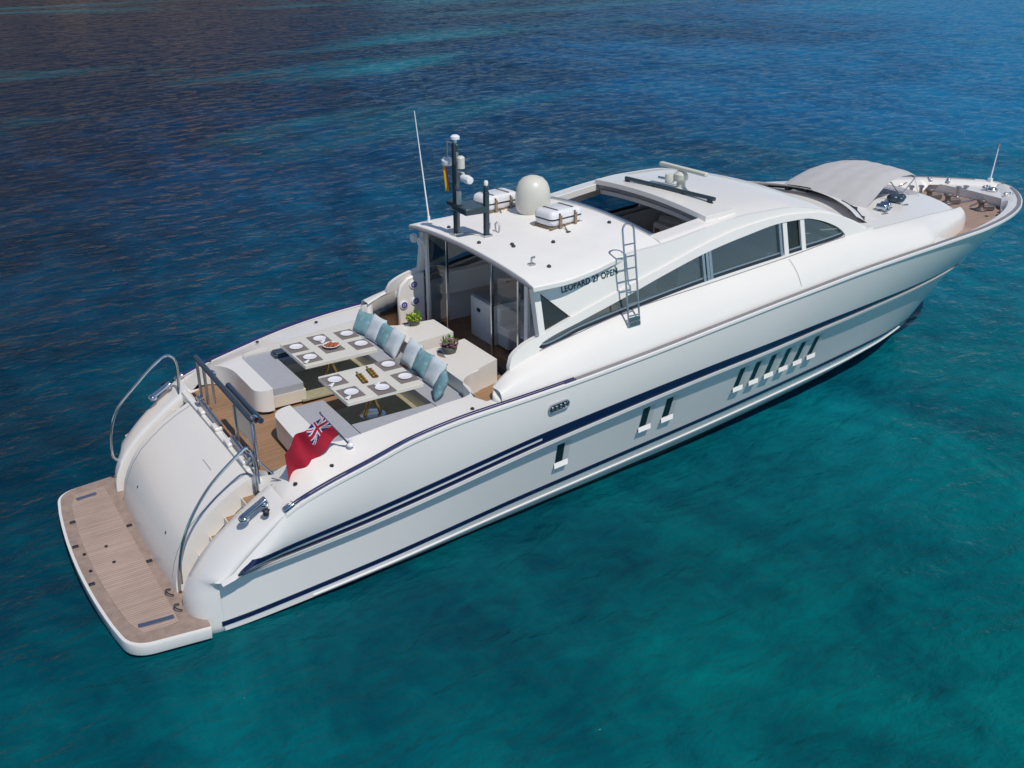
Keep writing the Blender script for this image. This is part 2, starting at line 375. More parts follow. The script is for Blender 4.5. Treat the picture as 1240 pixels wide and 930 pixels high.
def sea_mesh():
    from mathutils import noise as mn
    def axis(stops):
        out = [stops[0][0]]
        for (p, st0), (q, st1) in zip(stops[:-1], stops[1:]):
            while out[-1] < q-1e-6:
                k = (out[-1]-p)/(q-p); out.append(min(q, out[-1]+st0+(st1-st0)*k))
        return out
    XS = axis([(-95, 1.1), (-22, .25), (50, .25), (150, 1.0)]); YS = axis([(-24, .3), (-20, .22), (50, .25), (95, .5), (170, 1.0)])
    nx = len(XS)-1; ny = len(YS)-1; V = []; F = []; X0_, X1_, Y0_, Y1_ = XS[0], XS[-1], YS[0], YS[-1]
    for y in YS:
        for x in XS:
            k = min(1, (x-X0_)/8, (X1_-x)/8, (y-Y0_)/3, (Y1_-y)/8)
            u = x*.88+y*.47; v = -x*.47+y*.88
            h = .055*mn.noise((u*.22, v*.5, 1.3))+.050*mn.noise((u*.75, v*1.4, 4.1))+.016*mn.noise((x*2.0, y*2.4, 7.7)) if k > 0 else 0
            V.append((x, y, h*k))
    for j in range(ny):
        for i in range(nx):
            a_ = j*(nx+1)+i; F.append((a_, a_+1, a_+nx+2, a_+nx+1))
    o = len(V); W = 4000
    V += [(-W, -W, 0), (W, -W, 0), (W, W, 0), (-W, W, 0)]
    c = [0, nx, (nx+1)*(ny+1)-1, (nx+1)*ny]
    bot = list(range(0, nx+1)); rgt = [nx+j*(nx+1) for j in range(ny+1)]; top_ = [(nx+1)*ny+i for i in range(nx, -1, -1)]; lft = [j*(nx+1) for j in range(ny, -1, -1)]
    for k, ring in enumerate((bot, rgt, top_, lft)):
        A_, B_ = o+k, o+(k+1) % 4
        F.append((A_, B_, ring[-1])); 
        for q in range(len(ring)-1): F.append((A_, ring[q+1], ring[q]))
    me = bpy.data.meshes.new("water"); me.from_pydata(V, [], F); me.polygons.foreach_set("use_smooth", [True]*len(me.polygons)); me.materials.append(make_water())
    ob = bpy.data.objects.new("water", me); COL.objects.link(ob); return ob
sea = sea_mesh(); tag(sea, kind="structure")

# ------------------------------------------------------------------ hills: sunlit cliff beyond the frame, whose reflection browns the far water
rockm = bpy.data.materials.new("cliff_rock"); N, L = nodes(rockm); b = N["Principled BSDF"]; b.inputs["Roughness"].default_value = .9
tc = N.new("ShaderNodeTexCoord"); n1 = N.new("ShaderNodeTexNoise"); n1.inputs["Scale"].default_value = .09; n1.inputs["Detail"].default_value = 9
L.new(tc.outputs["Object"], n1.inputs[0]); cr = N.new("ShaderNodeValToRGB"); L.new(n1.outputs["Fac"], cr.inputs[0])
cr.color_ramp.elements[0].position = .35; cr.color_ramp.elements[0].color = (.42, .25, .12, 1); cr.color_ramp.elements[1].position = .6; cr.color_ramp.elements[1].color = (.85, .48, .22, 1)
L.new(cr.outputs[0], b.inputs["Base Color"])
def cliff():
    from mathutils import noise as mn
    bm = bmesh.new(); rows = []
    a = Vector((-190, 150)); bb = Vector((128, 205)); nrm = Vector((-.2, 1)).normalized()
    for i in range(120):
        t = i/119; base = a+(bb-a)*t; H = 85*min(1, (1-t)*2.3, .15+t*6)*(.75+.4*mn.noise(Vector((t*7, 1, 0))))+.5; row = []
        for j in range(34):
            u = j/33; back = 26*u**1.5+160*max(0, u-.75)
            nzv = mn.fractal(Vector((base.x*.03, base.y*.03, u*3)), 1, 2, 6)*9
            p = base+nrm*(back+nzv*(.3+u)); row.append(Vector((p.x, p.y, -2+H*min(1, u*1.35)+nzv*.5*u)))
        rows.append(row)
    add_loft(bm, rows); return mesh_obj("hills", bm, rockm, smooth=0)
tag(cliff(), kind="structure")

# ------------------------------------------------------------------ yacht: shape curves (x forward from the stern, starboard is -y)
yacht = empty("motor_yacht", (0, 0, 0))
tag(yacht, "long white open motor yacht with navy stripes lying at anchor on the turquoise sea", "motor yacht")
SX = [2.2, 3.0, 3.7, 5, 6, 9, 13, 15, 17, 19, 21, 22, 23, 24, 24.6, 25.1, 25.5, 25.8, 25.95, 26]
SB = [2.86, 2.96, 3.0, 3.0, 2.97, 3.02, 3.06, 3.04, 2.98, 2.9, 2.76, 2.59, 2.33, 1.92, 1.56, 1.18, .82, .50, .26, 0]
ZX = [2.05, 2.3, 2.49, 2.63, 2.89, 3.26, 3.7, 4.3, 5, 6, 7, 8, 9, 11, 13, 15, 17, 19, 21, 23, 24.5, 26]
ZZ = [.70, .88, 1.0, 1.10, 1.34, 1.66, 2.02, 2.23, 2.40, 2.62, 2.74, 2.8, 2.87, 3.05, 3.26, 3.44, 3.58, 3.66, 3.70, 3.70, 3.68, 3.64]
def B(x): return interp(x, SX, SB) if x > 24 else sm(x, SX, SB)
def zs(x): return sm(x, ZX, ZZ)
LINES = {  # name: (x table, half-breadth, height) from transom to stem
 'knuckle': ([2.1, 3, 5, 9, 13.5, 16.5, 18, 19.5, 21, 22, 23, 24, 25.15], [2.82, 2.91, 2.93, 2.95, 2.90, 2.70, 2.54, 2.33, 2.04, 1.78, 1.40, .86, 0], [1.02, 1.10, 1.27, 1.80, 2.2, 2.36, 2.40, 2.42, 2.44, 2.47, 2.52, 2.6, 2.7]),
 'cove':    ([2.1, 3, 5, 9, 13.5, 16.5, 18, 19.5, 21, 22, 23, 24, 25.1], [2.75, 2.80, 2.82, 2.84, 2.79, 2.59, 2.42, 2.21, 1.92, 1.66, 1.29, .76, 0], [.98, 1.05, 1.22, 1.75, 2.15, 2.31, 2.35, 2.37, 2.39, 2.42, 2.47, 2.55, 2.65]),
 'chine':   ([2.1, 3, 5, 8, 12.5, 14.1, 18, 19.2, 20.5, 21.8, 23.0], [2.74, 2.80, 2.74, 2.52, 2.26, 2.16, 1.76, 1.56, 1.22, .72, 0], [.03, .07, .14, .24, .42, .50, .64, .68, .68, .64, .55]),
 'water':   ([2.1, 3, 5, 8, 12.5, 14.1, 18, 20, 21.5, 22.3], [2.6, 2.7, 2.6, 2.35, 1.95, 1.75, 1.1, .62, .22, 0], [0]*10),
 'keel':    ([2.1, 4, 8, 14, 19, 21.6, 22.0], [1.2, 1.2, 1.1, .9, .5, .05, 0], [-.8, -.9, -1.0, -1.0, -.8, -.5, -.4])}
def line(name, x):
    X, Y_, Z_ = LINES[name]; return sm(x, X, Y_), sm(x, X, Z_)
X0 = 2.49
def linept(name, t, s):
    X = LINES[name][0]; x = X0+(X[-1]-X0)*t; y, z = line(name, x); return Vector((x, s*y, z))
def sheerpt(t, s, inset=0, dz=0):
    x = X0+(26-X0)*t; return Vector((x, s*max(0, B(x)-inset), zs(x)+dz))
TT = [i/110 for i in range(96)]+[.8636+(1-.8636)*((i+1)/30)**.8 for i in range(30)]
TT = sorted(set(min(1, t) for t in TT))
def side(s):
    bm = bmesh.new(); rows = []
    for t in TT:
        a = sheerpt(t, s); k = linept('knuckle', t, s); c = linept('cove', t, s); h = linept('chine', t, s); row = []
        fl = -.02*max(0, (t-.62)/.38)                         # hollow flare towards the bow
        x0 = a.x
        round_ = .10*max(0, 1-(x0-2.1)/3.2)                  # soft shoulder at the quarters
        for q in range(0, 9):
            u = q/8; p = a.lerp(k, u); bul = sin(pi*u)
            p.y += s*(.05*bul*(1-t)-fl*bul*1.5+round_*bul); p.x -= fl*bul*1.2
            if p.z < k.z: p.z = k.z-.001*q
            row.append(p)
        row.append(Vector((k.x, k.y-s*.0, k.z-.035)))
        row.append(c+Vector((0, 0, -.03)))
        for q in range(1, 6):
            u = q/5; p = (c+Vector((0, 0, -.03))).lerp(h, u); p.y -= s*.02*sin(pi*u)*t; row.append(p)
        wt = linept('water', t, s); row.append(h.lerp(wt, .3)); row.append(h.lerp(wt, .55))
        rows.append(row)
    add_loft(bm, rows)
    return bm
bm = bmesh.new()
for s in (-1, 1):
    b2 = side(s); me = bpy.data.meshes.new("t"); b2.to_mesh(me); bm.from_mesh(me); b2.free(); bpy.data.meshes.remove(me)
# transom closing wall
tr = []
for s in (-1, 1):
    tr.append([Vector((2.2, s*2.5, .30)), Vector((2.2, s*2.5, -.5))])
bm.faces.new([bm.verts.new(p) for p in tr[0]+tr[1][::-1]])
hull = mesh_obj("hull", bm, HULLW, yacht, smooth=28)
bm = bmesh.new()
for s in (-1, 1):
    rows = []
    for t in TT:
        h = linept('chine', t, s); wv = linept('water', t, s); k = linept('keel', t, s)
        rows.append([h.lerp(wv, .5)+Vector((0, -s*.012, .0)), wv, wv.lerp(k, .5)+Vector((0, 0, -.15)), k, Vector((k.x, 0, k.z-.2))])
    add_loft(bm, rows)
mesh_obj("hull_bottom", bm, BOTT, yacht, smooth=28)

# stripes: raised bands that follow the topsides
def band_on_topside(name, x0, x1, u0, u1, m_, off=.012, zoff=None):
    for s in (-1, 1):
        bm = bmesh.new(); rows = []
        n = 90
        for i in range(n):
            x = x0+(x1-x0)*i/(n-1); t = (x-X0)/(26-X0)
            # topside at this station, measured up from the knuckle
            y, z = line('knuckle', x); ya, za = B(x), zs(x)
            w0 = u0(x) if callable(u0) else u0; w1 = u1(x) if callable(u1) else u1
            row = []
            for dz in (w0, (w0+w1)/2, w1):
                f_ = dz/max(.2, za-z); fl = -.02*max(0, (t-.62)/.38); bul = sin(pi*min(1, max(0, 1-f_)))
                rnd = .10*max(0, 1-(x-2.1)/3.2)
                yy = y+(ya-y)*f_+.05*bul*(1-t)-fl*bul*1.5*.6+rnd*bul
                row.append((x, yy, z+dz))
            rows.append([Vector((p[0], s*(p[1]+off), p[2])) for p in row]+[Vector((p[0], s*(p[1]-.03), p[2])) for p in row[::-1]])
        add_loft(bm, rows, close=True, cap=True)
        mesh_obj(name, bm, m_, yacht, smooth=30)
taper = lambda x: interp(x, [8.0, 8.6], [0, 1])
band_on_topside("navy_stripe", 2.66, 8.5, lambda x: min(.03, .1*(zs(x)-line("knuckle", x)[1])), lambda x: min(.12, .42*(zs(x)-line("knuckle", x)[1])), NAVY)
band_on_topside("navy_stripe", 2.74, 8.5, lambda x: min(.18, .55*(zs(x)-line("knuckle", x)[1])), lambda x: min(.27, .80*(zs(x)-line("knuckle", x)[1])), NAVY)
band_on_topside("navy_stripe", 8.5, 21.9, lambda x: interp(x, [8.5, 14, 21.9], [.03, .04, .02]), lambda x: interp(x, [8.5, 14, 21.9], [.27, .22, .12]), NAVY)
band_on_topside("knuckle_moulding", 2.80, 22.2, -.035, .028, HULLW, off=.035)
# boot stripe on the lower panel
def lower_pt(x, f, s, off):
    c = line('cove', x); h = line('chine', x)
    return Vector((x, s*(c[0]+(h[0]-c[0])*f+off), c[1]-.03+(h[1]-c[1]+.03)*f))
for s in (-1, 1):
    bm = bmesh.new(); rows = []
    for i in range(90):
        x = 2.45+(21.3-2.45)*i/89; f0 = interp(x, [2.4, 4, 8, 13, 18, 21.3], [.80, .78, .76, .76, .76, .84]); f1 = f0+interp(x, [2.4, 13, 21.3], [.09, .06, .05])
        rows.append([lower_pt(x, f0, s, .012), lower_pt(x, f1, s, .012), lower_pt(x, f1, s, -.05), lower_pt(x, f0, s, -.05)])
    add_loft(bm, rows, close=True, cap=True)
    mesh_obj("boot_stripe", bm, NAVY, yacht, smooth=30)
    bm = bmesh.new(); rows = []
    for i in range(90):
        x = 4.0+(21.0-4.0)*i/89
        rows.append([lower_pt(x, .95, s, .02), lower_pt(x, .97, s, .022), lower_pt(x, .975, s, -.04), lower_pt(x, .93, s, -.04)])
    add_loft(bm, rows, close=True, cap=True)
    mesh_obj("spray_rail", bm, HULLW, yacht, smooth=30)
# rub rail: grey gutter with a bright outer lip, along the sheer
def sweep_sheer(name, m_, prof, x0, x1, n=150, sides=(-1, 1), bow=False):
    """prof: (offset outward, dz)"""
    paths = [[(x0+(x1-x0)*i/(n-1), s) for i in range(n)] for s in sides]
    for p in paths:
        bm = bmesh.new(); rows = []
        for x, s in p:
            dx = .02; tx = Vector((1, (B(min(26, x+dx))-B(x-dx))/(2*dx) if x < 25.98 else -12)).normalized(); nx = Vector((-tx.y, tx.x))
            rows.append([Vector((x+nx.x*o_, s*max(0, B(x)+nx.y*o_), zs(x)+dz)) for o_, dz in prof])
        add_loft(bm, rows, close=True, cap=True)
        mesh_obj(name, bm, m_, yacht, smooth=35)
sweep_sheer("rub_rail", HULLW, [(-.01, .012), (.022, .0), (.026, -.045), (.0, -.09), (-.04, -.09)], 3.62, 25.99)
sweep_sheer("gutter_rail", GREYR, [(-.10, -.03), (-.10, .022), (-.012, .018), (-.012, -.03)], 9.0, 25.7)
for xa in (3.72,):
    for s in (-1, 1):
        for o_, nm in ((-.02, 0), (-.085, 1)):
            bm = bmesh.new(); add_tube(bm, [(x, s*(B(x)+o_), zs(x)+.035) for x in frange(xa, 9.2, 40)], .014, 8)
            mesh_obj("sheer_handrail", bm, mat("navy_rail", (.03, .03, .13), rough=.2, var=.1, coat=.4), yacht)
        bm = bmesh.new(); add_box(bm, (xa-.03, s*(B(xa)-.05), zs(xa)+.03), (.2, .12, .07), ry=-.45); mesh_obj("rail_end_fairlead", bm, CHROME, yacht, bevel=.02)

# ------------------------------------------------------------------ deck with the cockpit well cut into it
def zd(x, y=0):
    z = zs(x)-.03; k = min(1, max(0, (2.95-abs(y))/.42)); k = k*k*(3-2*k)
    g = min(1, max(0, (x-3.75)/.5)); g = g*g*(3-2*g)
    return z+(max(z, interp(x, [4.3, 5, 6, 7, 8], [2.52, 2.57, 2.66, 2.74, 2.77]))-z)*k*g
edge = [(x, -(B(x)-.02)) for x in frange(3.56, 20.0, 70)]+[(x, (B(x)-.02)) for x in frange(20.0, 3.56, 70)]
well = rounded([(3.62, -1.45), (4.42, -2.45), (4.42, -.38), (4.55, -.30), (7.55, -.30), (7.62, .10), (7.62, .42), (4.55, .42), (4.42, .5), (4.42, 1.65), (3.95, 2.15), (3.62, 2.2)], [.05, .1, .15, .1, .05, .02, .02, .1, .15, .5, .4, .1])
well = [(3.62, -1.5), (4.35, -2.55), (4.38, -.72)]+[(4.38+.22*(1-cos(a)), -.72+.32*sin(a)) for a in frange(.2, pi/2, 5)]+[(8.95, -.38)] \
    +[(8.95, .42), (4.75, .32)]+[(4.75-.28*sin(a), .32+.28*(1-cos(a))) for a in frange(.2, pi/2, 5)]+[(4.45, 1.45)]+[(4.45-.45*(1-cos(a)), 1.45+.8*sin(a)) for a in frange(.2, pi/2, 6)]+[(3.62, 2.3)]
# U-shaped seat wells inside the coamings
def seatwell(s):
    return rounded([(4.72, s*.40), (4.72, s*2.28), (7.55, s*2.28), (7.65, s*.45)], [.05, .3, .35, .05])
holes = []
bm = bmesh.new()
SOLE = 2.13
cock = [(3.62, -1.5), (4.35, -2.55), (4.38, -.74), (4.44, -.52), (4.6, -.42), (4.76, -.40), (4.72, -.42), ]
# one combined opening: aft walkway + centre passage + both seat wells + walkway before the saloon doors
opening = [(3.62, -1.55), (4.30, -2.5), (4.36, -.78)]+[(4.36+.30*(1-cos(a)), -.78+.30*sin(a)) for a in frange(.25, pi/2, 5)]+[(4.74, -.48)] \
  +rounded([(4.74, -.49), (4.74, -2.26), (7.60, -2.26), (7.62, -.02)], [0, .28, .4, 0], 6)+[(8.62, -.02), (8.62, -1.20)] \
  +[(8.62-.0, -1.25)]+[(8.15-.62*cos(a), -1.95+.55*sin(a)) for a in frange(1.35, .0, 6)]+[(7.45, -2.35), (7.55, -2.62), (8.95, -2.64), (8.96, -2.2), (15.5, -2.2), (15.5, 2.2), (8.96, 2.2), (8.95, 2.64), (7.55, 2.62), (7.45, 2.35)] \
  +[(8.15-.62*cos(a), 1.95-.15*0-.55*sin(a)+0) for a in frange(0, 1.35, 6)]+[(8.62, 1.25), (8.62, .42), (7.62, .42)] \
  +rounded([(7.62, .45), (7.60, 2.26), (4.74, 2.26), (4.74, .36)], [0, .4, .28, 0], 6)+[(4.66, .34)] \
  +[(4.66-.24*sin(a), .34+.24*(1-cos(a))) for a in frange(.2, pi/2, 4)]+[(4.42, 1.45)]+[(4.42-.5*(1-cos(a)), 1.45+.75*sin(a)) for a in frange(.25, pi/2, 6)]+[(3.62, 2.2)]
saloon = [(8.955, -2.05), (8.955, 2.05), (15.2, 2.05), (15.2, -2.05)]
fore = [(22.12, -2.3)]
add_slab(bm, edge, zd, None, holes=[opening], step=.28)
deck = mesh_obj("deck", bm, GEL, yacht, smooth=40)
# walls of the opening
bm = bmesh.new(); L0 = dense(opening, .25)
for i in range(len(L0)):
    p, q = L0[i], L0[(i+1) % len(L0)]
    if p[0] > 8.9 and q[0] > 8.9: continue
    bm.faces.new([bm.verts.new(v) for v in ((p[0], p[1], zd(*p)), (q[0], q[1], zd(*q)), (q[0], q[1], SOLE-.02), (p[0], p[1], SOLE-.02))])
mesh_obj("cockpit_coaming_wall", bm, GEL, yacht, smooth=40)
bm = bmesh.new(); add_slab(bm, [(3.60, -1.50), (4.27, -2.44), (4.5, -2.55), (7.62, -2.55), (7.62, 2.45), (4.3, 2.40), (3.9, 2.26), (3.60, 2.16)], lambda x, y: interp(x, [3.6, 4.3], [2.0, SOLE]), None)
mesh_obj("cockpit_sole", bm, TEAKC, yacht, smooth=0)
bm = bmesh.new(); closed_slab(bm, [(7.45, -2.68), (7.45, 2.68), (9.4, 2.68), (9.4, -2.68)], 2.33, SOLE-.05)
mesh_obj("doorway_sole", bm, TEAKC, yacht, smooth=0)
for s, nm in ((-1, 0), (1, 1)):                      # khaki carpets under the tables
    bm = bmesh.new(); closed_slab(bm, [(5.30, s*.36), (5.30, s*1.72), (7.1, s*1.72), (7.1, s*.36)], SOLE+.03, SOLE)
    mesh_obj("carpet_panel", bm, KHAKI, yacht, smooth=0)
# seats: base mouldings and cushions
SEAT = 2.47
for s in (-1, 1):
    yin = .46 if s < 0 else .42
    u = [(4.76, s*yin), (4.76, s*2.24), (7.60, s*2.24), (7.60, s*(.10 if s < 0 else .47)), (6.98, s*(.10 if s < 0 else .47)), (6.98, s*1.66), (5.40, s*1.66), (5.40, s*yin)]
    bm = bmesh.new(); closed_slab(bm, rounded(u, [.02, .25, .35, .02, .02, .04, .04, .02], 4), SEAT-.12, SOLE-.01, step=.5)
    so = mesh_obj("sofa", bm, CREAM, yacht, smooth=40)
    segs = [[(4.77, s*(yin+.02)), (4.77, s*2.23), (5.37, s*2.23), (5.37, s*(yin+.02))],
            [(5.385, s*1.67), (5.385, s*2.23), (6.96, s*2.23), (6.96, s*1.67)],
            [(6.975, s*(.12 if s < 0 else .49)), (6.975, s*2.23), (7.585, s*2.23), (7.585, s*(.12 if s < 0 else .49))]]
    rr = [[.03, .22, .02, .03], [.02]*4, [.03, .02, .3, .03]]
    for sg, r_ in zip(segs, rr):
        bm = bmesh.new(); closed_slab(bm, rounded(sg, r_, 4), SEAT+.02, SEAT-.12, step=.5)
        mesh_obj("seat_cushion", bm, GREYF, so, smooth=40, bevel=.025)
# forward cockpit units (behind the backs of the sofas)
def unit(s, pts, z):
    bm = bmesh.new(); closed_slab(bm, pts, z, SOLE-.01, step=.4)
    o = mesh_obj("bulkhead_locker", bm, GEL, yacht, smooth=40, bevel=.03, seg=3); return o
cut = lambda s: [(8.12-.60*cos(a), s*(2.02-.60*sin(a))) for a in frange(1.5, .05, 7)]
pts = rounded([(7.66, -.02), (8.45, .02), (8.62, -.12), (8.52, -1.22)], [.04, .1, .12, .05], 4)+cut(-1)+[(7.50, -2.3), (7.62, -1.6)]
unit(-1, pts, 2.76)
pts = rounded([(7.66, .48), (8.30, .48), (8.66, .75), (8.66, 1.35)], [.04, .2, .25, .05], 4)+cut(1)+[(7.50, 2.3), (7.62, 1.8)]
unit(1, pts, 2.76)
# drinks holders on the aft coaming face, deck fittings
for p in [(4.37, -1.25, 2.2), (4.37, -1.75, 2.2)]:
    bm = bmesh.new(); add_lathe(bm, [(0, -.004), (.05, -.004), (.05, .004), (.035, .012), (0, .012)], p, 16, 'X'); mesh_obj("speaker", bm, CHROME, yacht)
for p in [(3.95, -2.62), (4.55, -2.72), (5.3, 2.72), (4.3, 2.78), (7.2, -2.72), (7.9, -2.72), (6.6, 2.7)]:
    bm = bmesh.new(); add_lathe(bm, [(0, 0), (.035, 0), (.035, .02), (.02, .03), (0, .03)], (p[0], p[1], zd(*p)), 14); mesh_obj("deck_filler", bm, DARK, yacht)

# ------------------------------------------------------------------ stern: quarters, garage door, steps, platform
PX = [2.05, 2.07, 2.13, 2.25, 2.53, 2.95, 3.5, 3.6]; PZ = [.30, .50, .78, 1.08, 1.42, 1.76, 2.04, 2.08]
prof = [(2.05, .30), (2.06, .5), (2.12, .75), (2.20, .95), (2.32, 1.17), (2.5, 1.40), (2.72, 1.59), (2.97, 1.77), (3.25, 1.93), (3.5, 2.04), (3.60, 2.075)]
wing = [(2.10, .10), (2.04, .36), (2.06, .6), (2.15, .82), (2.28, 1.02), (2.45, 1.22), (2.66, 1.42), (2.9, 1.60), (3.2, 1.81), (3.5, 2.0), (3.75, 2.10)]
bm = bmesh.new()
rows = []
for y in frange(-1.72, 1.72, 15):
    cr_ = .05*(1-(y/1.72)**2); rows.append([Vector((x-cr_, y, z)) for x, z in prof])
add_loft(bm, rows)
for y in (-1.72, 1.72):                                 # side returns of the door
    a = [bm.verts.new((x, y, z)) for x, z in prof]; b_ = [bm.verts.new((x+.28, y, z-.25)) for x, z in prof]
    for i in range(len(a)-1): bm.faces.new((a[i], a[i+1], b_[i+1], b_[i]))
gd = mesh_obj("garage_door", bm, GEL, yacht, smooth=50)
tag(gd, "smooth curved white stern garage door")
bm = bmesh.new(); add_box(bm, (3.12, -.55, 1.876), (.012, .5, .012), ry=-.5); mesh_obj("grab_slot", bm, GREYR, gd)
for y in (-1.55, 1.55):
    bm = bmesh.new(); add_tube(bm, [(x-.008, y, z+.006) for x, z in prof[1:-1]], .006, 6); mesh_obj("door_seam", bm, GREYR, gd)
for y in (-.9, .9):
    bm = bmesh.new(); add_lathe(bm, [(0, 0), (.035, 0), (.035, .012), (0, .016)], (0, 0, 0), 14); h_ = mesh_obj("door_latch", bm, CHROME, gd); h_.location = (2.20, y, .99); h_.rotation_euler = (0, -1.1, 0)
# quarters: rounded shoulders outboard of the stairs
WZ = [-.25, .36, .60, .82, 1.02, 1.22, 1.42, 1.60, 1.81, 2.0, 2.07]; WXX = [2.03, 2.03, 2.06, 2.15, 2.28, 2.45, 2.66, 2.90, 3.20, 3.5, 3.62]
OZ = [-.25, 1.0, 1.10, 1.34, 1.66, 2.02, 2.07]; OX = [2.50, 2.50, 2.63, 2.89, 3.26, 3.7, 3.82]
for s in (-1, 1):
    bm = bmesh.new(); rows = []
    for z in frange(-.2, 2.07, 34):
        xw = sm(z, WZ, WXX); xo = sm(z, OZ, OX); yo = interp(z, [-.2, .1, .96, 1.02, 2.1], [2.6, 2.77, 2.76, B(2.5)+.0, B(3.8)]); row = [Vector((xw+.30, s*2.155, z)), Vector((xw+.02, s*2.155, z))]
        for a_ in frange(0, pi/2, 13):
            row.append(Vector((xo-(xo-xw)*cos(a_)**.85, s*(2.165+(yo-2.165)*sin(a_)**.85), z)))
        row.append(Vector((xo+.10, s*(yo-.012), z)))
        rows.append(row)
    add_loft(bm, rows)
    top_ = [Vector((3.9, p.y, 2.07)) for p in rows[-1]]; add_loft(bm, [rows[-1], [Vector((max(p.x, 3.68), p.y, 2.075)) for p in rows[-1]]])
    mesh_obj("stern_quarter", bm, HULLW, yacht, smooth=60)
    bm = bmesh.new(); add_tube(bm, [(2.36, s*2.60, 1.0), (2.46, s*2.72, 1.0), (2.60, s*2.80, 1.01)], .018, 6); mesh_obj("quarter_slot", bm, GREYR, yacht)
    # stair well: floor moulding and treads
    bm = bmesh.new(); rows = []
    for x, z in prof: rows.append([Vector((x+.30, s*1.70, z-.27)), Vector((x+.30, s*2.18, z-.27))])
    add_loft(bm, rows)
    mesh_obj("stair_moulding", bm, CREAM, yacht, smooth=40)
    for k, (x, z) in enumerate([(2.42, .62), (2.58, .92), (2.80, 1.20), (3.08, 1.47), (3.40, 1.74)]):
        bm = bmesh.new(); closed_slab(bm, [(x-.10, s*1.74), (x-.10, s*2.15), (x+.26, s*2.15), (x+.26, s*1.74)], z, z-.16)
        st = mesh_obj("stair_step", bm, CREAM, yacht, smooth=0)
        bm = bmesh.new(); closed_slab(bm, [(x-.08, s*1.77), (x-.08, s*2.12), (x+.2, s*2.12), (x+.2, s*1.77)], z+.012, z)
        mesh_obj("teak_tread", bm, TEAKC, st, smooth=0)
# threshold across the top of the garage door
bm = bmesh.new(); closed_slab(bm, [(3.52, -1.5), (3.52, 2.2), (3.66, 2.2), (3.66, -1.5)], 2.085, 1.9)
mesh_obj("stern_sill", bm, GEL, yacht, smooth=0, bevel=.015)
bm = bmesh.new(); add_box(bm, (3.515, .02, 2.03), (.025, 3.45, .07)); mesh_obj("door_seal", bm, GREYR, yacht)
# platform
def plat(inset=0):
    a = .80+inset; arc_ = [(a+.10*(y/1.9)**2, y) for y in frange(-2.0, 2.0, 17)]
    o = arc_+[(1.02+inset, 2.76-inset), (2.25, 2.92-inset), (2.25, -2.92+inset), (1.02+inset, -2.76+inset)]
    return rounded(o, [.02]*17+[.62, .02, .02, .62], 9)
bm = bmesh.new(); rows = []
O = [Vector(p) for p in plat()]; cen = Vector((1.9, 0))
for sc, z in ((0.90, -.02), (.985, .08), (1.0, .26), (.995, .30)):
    rows.append([Vector((cen.x+(p.x-cen.x)*(sc if p.x < 2.2 else 1), p.y*sc, z)) for p in O])
add_loft(bm, rows, close=True, cap=True)
pf = mesh_obj("swim_platform", bm, HULLW, yacht, smooth=40)
bm = bmesh.new(); closed_slab(bm, plat(.055), .322, .29); mesh_obj("teak_decking", bm, TEAKE, pf, smooth=0)
bm = bmesh.new()
inner = [(1.05+.10*(y/1.9)**2, y) for y in frange(-2.1, 2.1, 9)]+[(1.3, 2.48), (1.86, 2.52), (1.86, -2.52), (1.3, -2.48)]
closed_slab(bm, inner, .330, .30); mesh_obj("teak_panel", bm, TEAKP, pf, smooth=0)
for x, y, l, wd, rz in [(1.48, 2.28, .38, .10, .12), (1.55, -2.32, .55, .10, -.1)]:
    bm = bmesh.new(); add_box(bm, (x, y, .335), (l, wd, .012), rz=rz); add_box(bm, (x, y-.06, .340), (l*.9, .015, .02), rz=rz); mesh_obj("boarding_ladder_hatch", bm, ALU, pf)
for x, y in [(1.06, 1.46), (1.91, .78), (.93, .59), (1.91, -.57), (.92, -.73)]:
    bm = bmesh.new(); add_box(bm, (x, y, .338), (.10, .07, .02)); mesh_obj("fender_socket", bm, DARK, pf, bevel=.005)
for x, y in [(1.39, .3), (1.01, .25), (1.39, -.27), (.99, -.33)]:
    bm = bmesh.new(); add_lathe(bm, [(0, 0), (.03, 0), (.03, .015), (0, .015)], (x, y, .331), 12); mesh_obj("deck_socket", bm, DARK, pf)
for y in (-1.72, -2.2):
    bm = bmesh.new(); add_tube(bm, [(2.0-.10*sin(a)-.02, y+.06*cos(a)*1.6, .36+.05*sin(a)) for a in frange(0, pi, 8)], .012, 6); mesh_obj("mooring_loop", bm, DARK, pf)
# stern arch rails
def arch(s, pts, m_):
    bm = bmesh.new(); P_ = [Vector((x, s*y, z)) for x, y, z in pts]
    # Catmull-Rom
    out = []
    for i in range(len(P_)-1):
        p0, p1, p2, p3 = P_[max(0, i-1)], P_[i], P_[i+1], P_[min(len(P_)-1, i+2)]
        for k in range(8):
            t = k/8; out.append(.5*((2*p1)+(p2-p0)*t+(2*p0-5*p1+4*p2-p3)*t*t+(3*p1-p0-3*p2+p3)*t**3))
    out.append(P_[-1]); add_tube(bm, out, .027, 10); return mesh_obj("stair_handrail", bm, m_, yacht)
arch(-1, [(3.54, 1.95, 1.9), (3.54, 1.95, 2.5), (3.45, 1.95, 2.72), (3.30, 1.95, 2.66), (2.76, 1.95, 2.22), (2.36, 1.95, 1.66), (2.15, 1.95, 1.1), (2.10, 1.95, .62)], CHROME)
arch(1, [(3.50, 2.30, 1.98), (3.53, 2.30, 2.6), (3.42, 2.30, 2.82), (3.2, 2.30, 2.76), (2.68, 2.30, 2.32), (2.30, 2.30, 1.94), (2.12, 2.32, 1.45), (2.10, 2.36, 1.0), (2.22, 2.50, .80)], CHROME)
